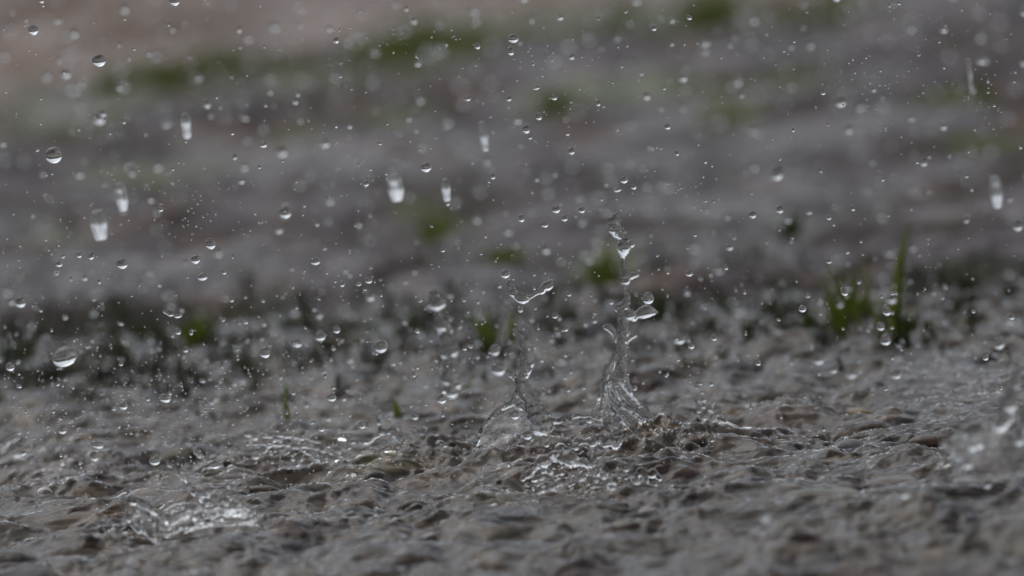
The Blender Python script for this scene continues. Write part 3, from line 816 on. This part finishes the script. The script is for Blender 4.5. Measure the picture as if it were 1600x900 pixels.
# ------------------------------------------------------------------ loose drops
G_DROP = 'loose drops flying above the ground'
DROPM = {}
for s_ in (2, 3, 4):
    v, f_ = ICO[s_]; DROPM[s_] = []
    for q in range(5):
        rs = np.random.default_rng(50 + q + s_)
        vv = v.copy(); n = np.zeros(len(v))
        for k in range(4):
            d = rs.normal(size=3); d /= np.linalg.norm(d)
            n += rs.uniform(-0.035, 0.035) * np.cos(vv @ d * rs.uniform(1.5, 3.5) + rs.uniform(0, 6))
        DROPM[s_].append(mesh_np('droplet', vv * (1 + n)[:, None], f_, M_WATER))
def drop(px, py, rx, ry, d, label, roll=0.0, name='droplet', cat='water drop', group=G_DROP):
    k = px_size(d)
    s_ = 4 if rx > 6 else (3 if rx > 2.5 else 2)
    o = link(name, DROPM[s_][random.randrange(5)], at_depth(px, py, d))
    o.scale = (rx * k, (rx + ry) * .5 * k, ry * k)
    o.rotation_euler = (0, roll, random.uniform(0, 6) if abs(rx - ry) < .5 else 0)
    props(o, label, cat, group)
    return o
NAMED = [  # px, py, rx, ry, depth, label, short name used by its small neighbours
 (84, 243, 13, 13, 1.42, 'large round drop with two bright glints, left below the pinkish corner', 'large twin-glint drop'),
 (155, 94, 11, 10, 1.43, 'tumbling black and white drop high on the left', 'black and white drop'),
 (52, 47, 8, 8, 1.45, 'round drop with split glint in the top left corner', 'top left split drop'),
 (273, 2, 8, 7, 1.42, 'drop cut by the top edge, right of the black and white drop', 'top edge drop'),
 (666, 261, 9, 8, 1.43, 'dark-topped drop with a clean white crescent above the middle', 'clean crescent drop'),
 (802, 60, 8.5, 7, 1.43, 'flattened dark drop highest in the middle column', 'top middle drop'),
 (798, 80, 5, 7, 1.43, 'narrow drop right under the flattened dark drop', 'narrow top middle drop'),
 (446, 332, 10, 10, 1.49, 'clear ring-like drop above the left middle', 'ring-like drop'),
 (191, 412, 9, 8, 1.42, 'dark drop with a bold crescent under the long raindrops', 'bold crescent drop'),
 (92, 412, 6, 5, 1.43, 'small crescent drop left of the bold crescent drop', 'small crescent drop'),
 (329, 381, 8, 9, 1.42, 'drop with a small bead on its head, left of the ring-like drop', 'bead-headed drop'),
 (306, 405, 8, 7, 1.44, 'softer drop under the bead-headed drop', 'softer left drop'),
 (317, 432, 9, 6, 1.45, 'flattish double drop under the softer drop', 'flattish double drop'),
 (493, 408, 8, 6, 1.45, 'blurry flattened drop left of the middle', 'blurry flattened drop'),
 (576, 438, 6, 5, 1.42, 'small crescent drop over the dark moss', 'moss crescent drop'),
 (578, 463, 7, 7, 1.54, 'soft grey ball just under the moss crescent drop', 'soft grey ball'),
 (102, 557, 21, 15, 1.40, 'largest cap-shaped drop, low on the far left', 'cap-shaped drop'),
 (16, 573, 7, 7, 1.42, 'crescent drop at the left edge beside the cap-shaped drop', 'left edge crescent drop'),
 (595, 541, 10.5, 10.5, 1.47, 'full round ball-like drop left of the slim blurred jet', 'ball-like drop'),
 (526, 515, 6, 6, 1.46, 'small ringed drop up left of the ball-like drop', 'small ringed drop'),
 (501, 525, 9, 8, 1.48, 'soft ringed drop beside the small ringed drop', 'soft ringed drop'),
 (464, 536, 8, 7, 1.48, 'crooked drop left of the soft ringed drop', 'crooked drop'),
 (414, 551, 8, 9, 1.41, 'crisp drop above the thin upright grass blade', 'crisp blade drop'),
 (773, 547, 8.5, 8.5, 1.50, 'soft round drop left of the middle jet', 'soft jet-side drop'),
 (779, 576, 11, 11, 1.50, 'large soft pale drop hugging the middle jet', 'large pale jet-side drop'),
 (790, 428, 7.5, 7, 1.43, 'tilted drop at the head of the smile-shaped chain', 'chain head drop'),
 (1013, 466, 9, 10, 1.43, 'clear drop riding above the right arm of the tall column', 'column side drop'),
 (869, 327, 7, 6, 1.43, 'dark-topped drop, top left of the five between chain and column', 'upper cluster drop'),
 (909, 328, 5.5, 5, 1.43, 'dark-topped drop, rightmost of the cluster above the chain', 'right cluster drop'),
 (882, 341, 5.5, 5, 1.43, 'tilted drop in the middle of the cluster above the chain', 'mid cluster drop'),
 (851, 351, 6, 4.5, 1.43, 'flat bright drop, lower left in the cluster above the chain', 'flat cluster drop'),
 (815, 341, 5, 6.5, 1.42, 'leftmost drop of the cluster above the chain', 'left cluster drop'),
 (893, 236, 5, 6, 1.43, 'black-topped drop high right of the middle', 'black-topped drop'),
 (975, 281, 6.5, 5.5, 1.44, 'flattened drop above the head of the tall column', 'flattened head drop'),
 (990, 292, 5, 4, 1.43, 'small drop right under the flattened one above the column', 'small head drop'),
 (965, 296, 7, 4, 1.42, 'wide dark drop left above the tall column', 'wide head drop'),
 (1176, 335, 6, 6, 1.46, 'round soft drop right of the tall column', 'round right drop'),
 (1077, 427, 6, 5, 1.44, 'small open drop right of the tall column', 'small open drop'),
 (1078, 427, 2, 2, 1.43, None, None),
 (1140, 386, 6, 5, 1.50, 'soft spindle drop under the round soft drop on the right', 'spindle drop'),
 (1254, 482, 6.5, 6, 1.43, 'bright drop at the left border of the right grass tuft', 'bright tuft drop'),
 (1385, 485, 6.5, 9, 1.46, 'egg-shaped soft drop, top of the three at the right grass tuft', 'egg drop'),
 (1376, 510, 6.5, 7, 1.47, 'soft drop between the egg-shaped and the round one', 'middle tuft drop'),
 (1384, 531, 8.5, 9, 1.47, 'round soft drop, bottom of the three at the right grass tuft', 'bottom tuft drop'),
 (1061, 529, 9.5, 9, 1.50, 'soft pale ball drop right of the tall column', 'soft ball drop'),
 (1080, 540, 5.5, 5.5, 1.45, 'small crescent drop beside the soft pale ball', 'ball-side crescent drop'),
 (1313, 159, 8.5, 8.5, 1.53, 'soft lit ball in the upper right', 'upper right ball'),
 (1344, 166, 6, 6, 1.66, 'very faint blurred disc next to the soft lit ball', 'faint disc'),
 (1286, 145, 4, 3.5, 1.43, 'crisp spark left of the soft lit ball', 'crisp spark'),
 (1010, 150, 6, 5.5, 1.54, 'soft pale drop right of the upper middle', 'soft pale upper drop'),
 (1067, 121, 7, 6.5, 1.55, 'soft lit drop high right of the middle', 'high soft drop'),
 (1043, 198, 5, 4.5, 1.43, 'dark-topped little drop under the two soft ones', 'dark little drop'),
 (1542, 757, 7, 6, 1.33, 'blurred bead near the camera at lower right', 'lower right bead'),
 (1195, 806, 9, 8, 1.28, 'blurred turquoise-white bead close to the camera at right', 'turquoise bead'),
 (1412, 770, 9, 9, 1.31, 'blurred white bead close to the camera, right of the wide dark stone', 'white near bead'),
 (824, 680, 7.5, 7.5, 1.41, 'round lens-like drop in front of the middle splash', 'lens-like drop'),
 (804, 648, 7, 8, 1.42, 'upright lens drop touching the ridge of the middle splash', 'ridge lens drop'),
 (518, 621, 7.5, 6.5, 1.42, 'crisp oval drop right of the thin upright blade', 'oval blade drop'),
 (690, 623, 8, 8, 1.46, 'soft double drop right of the small splash twig', 'soft double drop'),
 (502, 669, 5.5, 5.5, 1.43, 'dark-centred drop under the oval drop', 'dark-centred drop'),
 (648, 651, 6, 5, 1.47, 'soft oval drop right of the splash twig', 'soft twig drop'),
 (566, 664, 6, 6, 1.45, 'slanting drop just left of the splash twig', 'slanting twig drop'),
 (193, 634, 7, 6, 1.42, 'crescent drop over the bank at left', 'bank crescent drop'),
 (258, 622, 10, 7, 1.42, 'wide ragged drop above the left bank', 'wide ragged drop'),
 (153, 695, 10, 6, 1.40, 'bright slanted oval drop over the orange stone on the left', 'bright slanted drop'),
 (98, 671, 7, 8, 1.40, 'dark drop with a side glint at the orange stone', 'side glint drop'),
 (147, 713, 6, 8, 1.40, 'upright drop under the bright slanted oval', 'upright left drop'),
 (242, 720, 9, 7, 1.41, 'clear oval drop behind the winged splash', 'clear oval drop'),
 (335, 726, 8, 7, 1.43, 'ring drop over the thin threads of water', 'ring thread drop'),
 (36, 707, 6, 4.5, 1.40, 'flat bright drop beside the splash at the left edge', 'flat left drop'),
 (32, 472, 9, 9, 1.48, 'soft side-lit drop near the left edge, above the moss', 'soft side-lit drop'),
 (290, 546, 4.5, 5, 1.45, 'small soft drop in front of the moss clump', 'moss front drop'),
 (278, 518, 5, 5, 1.44, 'small crescent drop over the moss clump', 'moss top drop'),
 (412, 226, 6.5, 4.5, 1.45, 'small bright drop left of the upper middle', 'bright upper drop'),
 (440, 236, 8, 8, 1.60, 'faint blurred drop beside the small bright one', 'faint upper drop'),
 (508, 224, 8, 6, 1.56, 'soft oval drop above the upper middle left', 'soft upper oval'),
 (572, 287, 5, 4.5, 1.44, 'little dark-topped drop left of the broad long raindrop', 'little dark-topped drop'),
 (525, 63, 5, 5, 1.44, 'little dark-topped drop high on the left middle', 'high little drop'),
 (323, 162, 6, 7.5, 1.53, 'soft drop above the leftmost long raindrop', 'soft verge drop'),
 (875, 27, 6, 4.5, 1.49, 'soft slanting oval near the top, right of middle', 'top slanting oval'),
 (838, 137, 6, 3.5, 1.42, 'flat bright drop in the upper middle', 'flat upper drop'),
 (866, 152, 5, 4.5, 1.43, 'broken drop beside the flat bright one', 'broken upper drop'),
 (842, 182, 5, 6, 1.43, 'small upright drop under the broken one', 'small upright drop'),
 (731, 154, 5, 4, 1.42, 'small bright drop above the brightest long raindrop', 'small bright pair drop'),
 (795, 154, 4.5, 4, 1.42, 'small bright drop right of the pair above the brightest raindrop', 'pair right drop'),
 (746, 72, 4.5, 5, 1.43, 'small bluish drop in the upper middle left of the column', 'bluish top drop'),
 (912, 606, 3, 3, 1.45, 'tiny drop floating over the curved blade', 'curved blade drop'),
 (884, 514, 4.5, 4, 1.43, 'little crescent drop between the two jets', 'between-jets drop'),
 (978, 733, 5, 4.5, 1.40, 'glassy bead on the froth beside the red brown stone', 'froth bead'),
 (1218, 327, 5.5, 6.5, 1.47, 'soft upright drop above the right grass tuft', 'soft tuft drop'),
 (1295, 340, 4.5, 3.5, 1.43, 'crisp little drop right of the soft upright one', 'crisp tuft drop'),
 (1295, 408, 5, 4, 1.42, 'crisp bright drop left of the tall green blade', 'crisp blade-side drop'),
 (1590, 352, 8, 9, 1.52, 'soft stacked drop at the right edge', 'right edge drop'),
 (1302, 577, 6, 6, 1.50, 'soft drop over the right bank', 'right bank drop'),
 (1330, 583, 9, 9, 1.33, 'blurred grey ball over the right bank', 'grey right ball'),
 (1400, 585, 8, 7, 1.50, 'soft pale oval in front of the right bank', 'pale right oval'),
 (1540, 557, 5, 7, 1.43, 'crisp small twin drop over the rust stone at far right', 'twin right drop'),
]
anchors = []
placed = []
for px, py, rx, ry, d, lab, short in NAMED:
    if lab is None: continue
    dg_ = depth_of_ground(px, py)
    d = min(d, dg_ - 0.008)
    drop(px, py, rx, ry, d, lab, roll=random.uniform(-.3, .3))
    anchors.append((px, py, short)); placed.append((px, py))
anchors += [(291, 197, 'leftmost high long raindrop'), (756, 213, 'brightest long raindrop'), (155, 352, 'widest long raindrop'), (618, 293, 'broad soft long raindrop'),
            (1556, 300, 'bluish long raindrop'), (1515, 115, 'faint high long raindrop'), (817, 467, 'smile-shaped drop chain'), (960, 350, 'head of the tall column'),
            (1410, 380, 'tall green grass blade'), (447, 620, 'thin upright grass blade'), (595, 700, 'low crater splash'), (290, 800, 'winged splash'),
            (1110, 645, 'small knotted splash'), (1540, 680, 'blurred right splash'), (1500, 600, 'dark right puddle'), (1320, 700, 'grey humped stone'), (945, 415, 'round green tuft'),
            (1140, 180, 'high green patch'), (240, 130, 'left green verge'), (1100, 20, 'top right green patch'), (1480, 390, 'four-spark group')]

def side_word(dx, dy):
    a = math.degrees(math.atan2(-dy, dx)) % 360
    return ['right of', 'up right of', 'above', 'up left of', 'left of', 'down left of', 'below', 'down right of'][int((a + 22.5) // 45) % 8]
cand = []
tries = 0
while len(cand) < 900:
    tries += 1
    px, py = rng.uniform(-20, 1620), rng.uniform(-20, 760)
    dens = 0.55 + 0.45 * math.exp(-((py - 580) / 150) ** 2) + 0.9 * math.exp(-((px - 200) / 260) ** 2 - ((py - 640) / 90) ** 2) + 0.35 * math.exp(-((px - 850) / 260) ** 2 - ((py - 470) / 200) ** 2)
    if py > 700: dens *= 0.35
    if px > 1150: dens *= 0.75
    if rng.random() > dens / 1.6: continue
    dg_ = depth_of_ground(px, py)
    u = rng.random()
    if u < 0.42: d = 1.43 + rng.normal() * 0.014
    elif u < 0.93: d = 1.47 + abs(rng.normal()) * 0.14
    else: d = 1.40 - abs(rng.normal()) * 0.05
    d = min(d, dg_ - 0.006)
    r = float(np.clip(rng.lognormal(math.log(1.75), 0.48), 0.8, 6.5))
    if d > 1.5: r = r * 1.45 + 0.6
    if py > 640 and d > dg_ - 0.03: r = min(r, 3.0)
    if any((px - a) ** 2 + (py - b) ** 2 < (r + 9) ** 2 for a, b in placed): continue
    cand.append((r, px, py, d))
cand.sort(key=lambda c: -c[0])
used = {}
n_ind = 300 - len(NAMED) - 8
def size_word(r): return 'tiny' if r < 2.4 else ('small' if r < 3.6 else 'fair-sized')
items = []
for r, px, py, d in cand[:n_ind]:
    dist, (ax_, ay_, nm) = min(((math.hypot(px - a[0], py - a[1]), a) for a in anchors), key=lambda t: t[0])
    coc = 130 * abs(d - FOCUS) / d
    foc = 'crisp' if coc < 2.5 else ('soft' if coc < 8 else 'blurred faint')
    items.append((nm, side_word(px - ax_, py - ay_), dist, r, px, py, d, foc))
items.sort(key=lambda t: t[2])
NEAR = ['', 'a little way ', 'some way ', 'well ', 'far ']
for nm, sd_, dist, r, px, py, d, foc in items:
    for k in range(14):
        extra = NEAR[k] if k < 5 else ''
        lab = f'{foc} {size_word(r)} drop {extra}{sd_} the {nm}'
        if k >= 5:
            lab = f'{foc} {size_word(r)} drop {["next but one","outer","stray","lone","outlying","farther","separate","single","last"][k-5]} {sd_} the {nm}'
        if lab not in used: break
    used[lab] = 1
    e = rng.uniform(0.8, 1.15)
    drop(px, py, r * e, r / e, d, lab, roll=random.uniform(-.6, .6))
# the finest spray: past counting, one object
vs_, fs_, n_ = [], [], 0
v1, f1 = ICO[2]
spray = cand[n_ind:]
for k in range(700):
    px, py = rng.normal(230, 210), rng.normal(670, 65)
    spray.append((rng.uniform(0.8, 2.2), px, py, min(1.43 + rng.normal() * .02, depth_of_ground(px, min(max(py, 300), 900)) - .004)))
for k in range(330):
    px, py = rng.normal(880, 150), rng.normal(680, 50)
    spray.append((rng.uniform(0.7, 1.8), px, py, min(1.42 + rng.normal() * .012, depth_of_ground(px, py) - .003)))
clus = [(rng.uniform(0, 1600), rng.uniform(0, 640), rng.uniform(12, 60)) for _ in range(48)]
for k in range(1250):
    if k < 550: px, py = rng.uniform(-20, 1620), rng.uniform(-20, 700)
    else:
        c_ = clus[rng.integers(48)]; px, py = c_[0] + rng.normal() * c_[2] * 1.4, c_[1] + rng.normal() * c_[2]
    spray.append((float(np.clip(rng.lognormal(math.log(1.2), 0.35), .75, 2.6)), px, py, min(1.43 + rng.normal() * .022, depth_of_ground(px, py) - .004)))
for k in range(330):
    px, py = rng.uniform(-20, 1620), rng.normal(560, 80)
    spray.append((rng.uniform(1.6, 4.2), px, py, min(1.44 + abs(rng.normal()) * .09, depth_of_ground(px, py) - .008)))
for k in range(1000):
    px, py = rng.uniform(-40, 1640), rng.uniform(-20, 580)
    dg_ = depth_of_ground(px, py)
    spray.append((rng.uniform(2.5, 7.0), px, py, min(1.55 + rng.random() * 1.0, dg_ - .01)))
for r, px, py, d in spray:
    k = px_size(d); c = np.array(at_depth(px, py, d)[:])
    if c[2] < 0.001: continue
    e = rng.uniform(0.75, 1.25)
    e = e ** 1.6; sh = rng.uniform(-.5, .5); vv = v1 * np.array([r * e, r, r / e]); vv[:, 2] += vv[:, 0] * sh
    vs_.append(vv * k + c); fs_.append(f1 + n_); n_ += len(v1)
props(link('spray', mesh_np('spray', np.vstack(vs_), np.vstack(fs_), M_WATER)), 'finest spray of rain specks hanging over the wet ground', 'spray', kind='stuff')

# ------------------------------------------------------------------ bubbles on the water
def bubble(px, py, r, label):
    d = depth_of_ground(px, py); k = px_size(d); p = on_ground(px, py)
    v, f_ = ICO[4]
    me = mesh_np('bubble', np.vstack([v * r * k, v * r * k * 0.93]), np.vstack([f_, f_[:, ::-1] + len(v)]), M_WATER)
    o = link('bubble', me, (p.x, p.y, surface_z(p.x, p.y) + r * k * 0.35))
    props(o, label, 'bubble', 'bubbles floating on the rainwater')
for a_ in [(71, 790, 14, 'large clear bubble on the water at lower left'),
           (385, 770, 5, 'small bubble on the domed brown stone'),
           (1004, 700, 6, 'leftmost of the bubbles under the foot of the tall jet'),
           (1017, 708, 5, 'second bubble from the left under the foot of the tall jet'),
           (1036, 706, 6, 'third bubble from the left under the foot of the tall jet'),
           (1050, 712, 5.5, 'rightmost of the bubbles under the foot of the tall jet'),
           (1060, 652, 5, 'bubble on the yellow brown stone by the tall jet'),
           (757, 800, 6, 'small bubble on the dark olive stone'),
           (1360, 735, 7, 'soft bubble near the grey humped stone'),
           (335, 727, 8, 'thin ring bubble among the threads of water'),
           (690, 725, 9, 'bubble left of the middle splash'),
           (880, 745, 10, 'bubble caught in the froth heap')]:
    bubble(*a_)

# ------------------------------------------------------------------ grass and moss
def blades_mesh(name, blades, m):
    """blades: list of (x,y,z, height, width, lean_x, lean_y, curl)"""
    vs_, fs_, n_ = [], [], 0
    ns = 9
    for (x, y, z, h, w, lx, ly, tw) in blades:
        t = np.linspace(0, 1, ns)
        cx_ = x + lx * h * t ** 1.8; cy_ = y + ly * h * t ** 1.8; cz_ = z + h * t * (1 - 0.18 * (lx * lx + ly * ly) * t)
        ww = w * 0.5 * (1 - t ** 2.2) * (0.75 + 0.5 * np.sin(t * math.pi)) + 1e-5
        ca, sa = math.cos(tw), math.sin(tw)
        Lf = np.stack([cx_ - ww * ca, cy_ - ww * sa, cz_], 1); Rt = np.stack([cx_ + ww * ca, cy_ + ww * sa, cz_], 1)
        Cm = np.stack([cx_ + sa * ww * 0.45, cy_ - ca * ww * 0.45, cz_], 1)
        Bk = np.stack([cx_ + sa * ww * 0.20, cy_ - ca * ww * 0.20, cz_], 1)
        vs_.append(np.vstack([Lf, Cm, Rt, Bk]))
        for i in range(ns - 1):
            for a, b in ((0, 1), (1, 2), (2, 3), (3, 0)):
                fs_.append([n_ + a * ns + i, n_ + b * ns + i, n_ + b * ns + i + 1, n_ + a * ns + i + 1])
        n_ += 4 * ns
    return mesh_np(name, np.vstack(vs_), np.array(fs_), m)
def tuft(px, py, hpx, wpx, nb, m, label, bw=3.0, cat='grass tuft', group='grass tufts in the wet ground', name='grass_tuft', lean=0.35):
    p = on_ground(px, py); d = depth_of_ground(px, py); k = px_size(d)
    rs = random.Random(int(px * 7 + py))
    bl = []
    for i in range(int(nb * 1.1)):
        ox = max(-1.3, min(1.3, rs.gauss(0, 1))) * .30 * wpx * k; oy = max(-1.3, min(1.3, rs.gauss(0, 1))) * .36 * wpx * k
        h = hpx * k * rs.uniform(0.35, 1.15) * math.exp(-(ox / (wpx * k * .7)) ** 2)
        bl.append((ox, oy, -0.004, h + .004, bw * k * rs.uniform(.7, 1.2), rs.uniform(-lean, lean), rs.uniform(-lean, lean), rs.uniform(-.8, .8)))
    z = top_z(p.x, p.y)
    o = link(name, blades_mesh(name, bl, m), (p.x, p.y, z))
    props(o, label, cat, group)
    return o
def blade(px0, py0, px1, py1, w, m, label, bend=0.0):
    p = on_ground(px0, py0); d = depth_of_ground(px0, py0); k = px_size(d)
    q = at_depth(px1, py1, d)
    z = top_z(p.x, p.y)
    dx = q.x - p.x; h = max(q.z - z, 0.001)
    o = link('grass_shoot', blades_mesh('grass_shoot', [(0, 0, -.002, h + .002, w * k, dx / h, 0.1, 0.15)], m), (p.x, p.y, z))
    props(o, label, 'grass blade', 'single blades of grass')
blade(1398, 520, 1421, 338, 19, M_GRASS, 'tall bright green blade standing at right')
blade(449, 668, 446, 586, 9.5, M_GRASS, 'thin upright green blade left of the low crater splash')
blade(400, 650, 438, 640, 7, M_GRASS, 'short flat green blade beside the thin upright one')
blade(722, 618, 742, 575, 9, M_GRASS, 'slanting green blade left of the middle jet')
blade(892, 632, 925, 592, 10, M_GRASS, 'curved green blade left of the foot of the tall jet')
blade(622, 662, 616, 620, 11, M_GRASS, 'stubby green blade behind the crater splash')
blade(628, 672, 626, 640, 5, M_GRASSD, 'thin dark blade in front of the stubby green one')
blade(1085, 665, 1090, 640, 6, M_GRASSD, 'short dark blade left of the small knotted splash')
blade(800, 530, 800, 478, 14, M_GRASS, 'broad green blade tip behind the middle jet')
blade(764, 540, 758, 470, 10, M_GRASS, 'green blade behind, left of the middle jet')
TUFTS = [
 (1320, 530, 130, 50, 12, M_GRASS, 'loose green grass tuft left of the tall bright blade', 7),
 (1335, 505, 110, 60, 10, M_GRASS, 'greener taller tuft within the right grass', 9),
 (1395, 535, 60, 50, 12, M_GRASS, 'fresh green shoots in front of the tall blade', 8),
 (1375, 500, 44, 34, 16, M_GRASS, 'bright green clump at the foot of the tall blade', 8),
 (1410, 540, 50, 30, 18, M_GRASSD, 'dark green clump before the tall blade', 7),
 (1270, 520, 40, 60, 20, M_GRASSD, 'low dark clump left of the right grass', 7),
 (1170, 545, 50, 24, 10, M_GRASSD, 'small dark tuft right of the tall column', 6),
 (1500, 440, 50, 50, 12, M_GRASSD, 'faint tuft right of the tall bright blade', 7),
 (1440, 525, 34, 30, 14, M_GRASSD, 'bluish low clump right of the tall blade foot', 7),
 (945, 445, 56, 44, 40, M_GRASS, 'round blurred green tuft left of the tall column', 9),
 (790, 425, 36, 60, 28, M_GRASS, 'low blurred green tuft above the smile-shaped chain', 9),
 (690, 375, 34, 60, 24, M_GRASS, 'faint green tuft below the thin long raindrop', 9),
 (310, 525, 44, 50, 30, M_GRASS, 'moss green tuft on the left bank', 9),
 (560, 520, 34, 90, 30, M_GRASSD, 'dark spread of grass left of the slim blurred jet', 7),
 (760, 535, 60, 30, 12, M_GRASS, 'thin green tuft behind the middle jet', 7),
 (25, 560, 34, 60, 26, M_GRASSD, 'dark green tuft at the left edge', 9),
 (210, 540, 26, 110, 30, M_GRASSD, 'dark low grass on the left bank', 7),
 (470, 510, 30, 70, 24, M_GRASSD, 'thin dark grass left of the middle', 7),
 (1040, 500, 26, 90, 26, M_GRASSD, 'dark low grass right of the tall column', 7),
 (1075, 560, 26, 30, 22, M_GRASSD, 'olive sprout under the soft pale ball drop', 7),
 (1240, 365, 40, 30, 24, M_GRASSD, 'faint green sprout above the right grass', 8),
 (1140, 205, 40, 80, 22, M_GRASS, 'blurred green patch in the upper right', 9),
 (200, 150, 44, 90, 60, M_GRASS, 'left end of the green verge', 9),
 (270, 145, 50, 90, 70, M_GRASS, 'densest clump in the left green verge', 9),
 (360, 130, 44, 100, 50, M_GRASS, 'middle clump of the left green verge', 9),
 (440, 118, 36, 100, 40, M_GRASS, 'right end of the left green verge', 9),
 (590, 110, 60, 90, 50, M_GRASS, 'left clump of the middle verge', 9),
 (640, 95, 70, 70, 46, M_GRASS, 'tallest clump of the middle verge', 9),
 (700, 80, 50, 100, 46, M_GRASS, 'right clump of the middle verge', 9),
 (960, 60, 44, 120, 36, M_GRASSD, 'dull green clump high right of the middle', 9),
 (1110, 35, 56, 80, 50, M_GRASS, 'green clump at the top, right of the middle', 9),
 (870, 175, 30, 60, 40, M_GRASSD, 'faint olive clump in the upper middle', 9),
 (1290, 40, 44, 150, 34, M_GRASSD, 'dull olive strip at the top right', 9),
 (1480, 165, 22, 110, 50, M_GRASSD, 'faint dark strip of grass high on the right', 9),
]
for px, py, h, w, nb, m, lab, bw in TUFTS:
    if py < 240: m = M_GRASSF; h, w, nb = h * 1.15, w * 1.5, max(18, int(nb * 0.8))
    tuft(px, py, h, w, nb, m, lab, bw=bw)

# moss along the far edge of the channel: low cushions of short shoots
bl = []
for k in range(9500):
    t = rng.random(); px = -60 + 1720 * t; py = 568 - 100 * t + rng.normal() * 40 - 12
    if fbm(np.array([px / 70.0]), np.array([py / 22.0]), 3, .6, 5.)[0] < 0.02 + 0.2 * t: continue
    p = on_ground(px, py)
    z = top_z(p.x, p.y)
    h = rng.uniform(.0015, .0055)
    bl.append((p.x, p.y, z - .002, h + .002, rng.uniform(.0006, .0016), rng.uniform(-.7, .7), rng.uniform(-.7, .7), rng.uniform(-1.5, 1.5)))
for k in range(3000):
    px = rng.uniform(-60, 400); py = 600 + rng.normal() * 24 - px * .03
    if fbm(np.array([px / 80.0]), np.array([py / 20.0]), 3, .6, 9.)[0] < 0.05: continue
    p = on_ground(px, py)
    bl.append((p.x, p.y, top_z(p.x, p.y) - .002, rng.uniform(.003, .0055), rng.uniform(.0006, .0016), rng.uniform(-.8, .8), rng.uniform(-.8, .8), rng.uniform(-1.5, 1.5)))
props(link('moss', blades_mesh('moss', bl, M_MOSS)), 'dark low moss and weeds along the far edge of the running water', 'moss', kind='stuff')
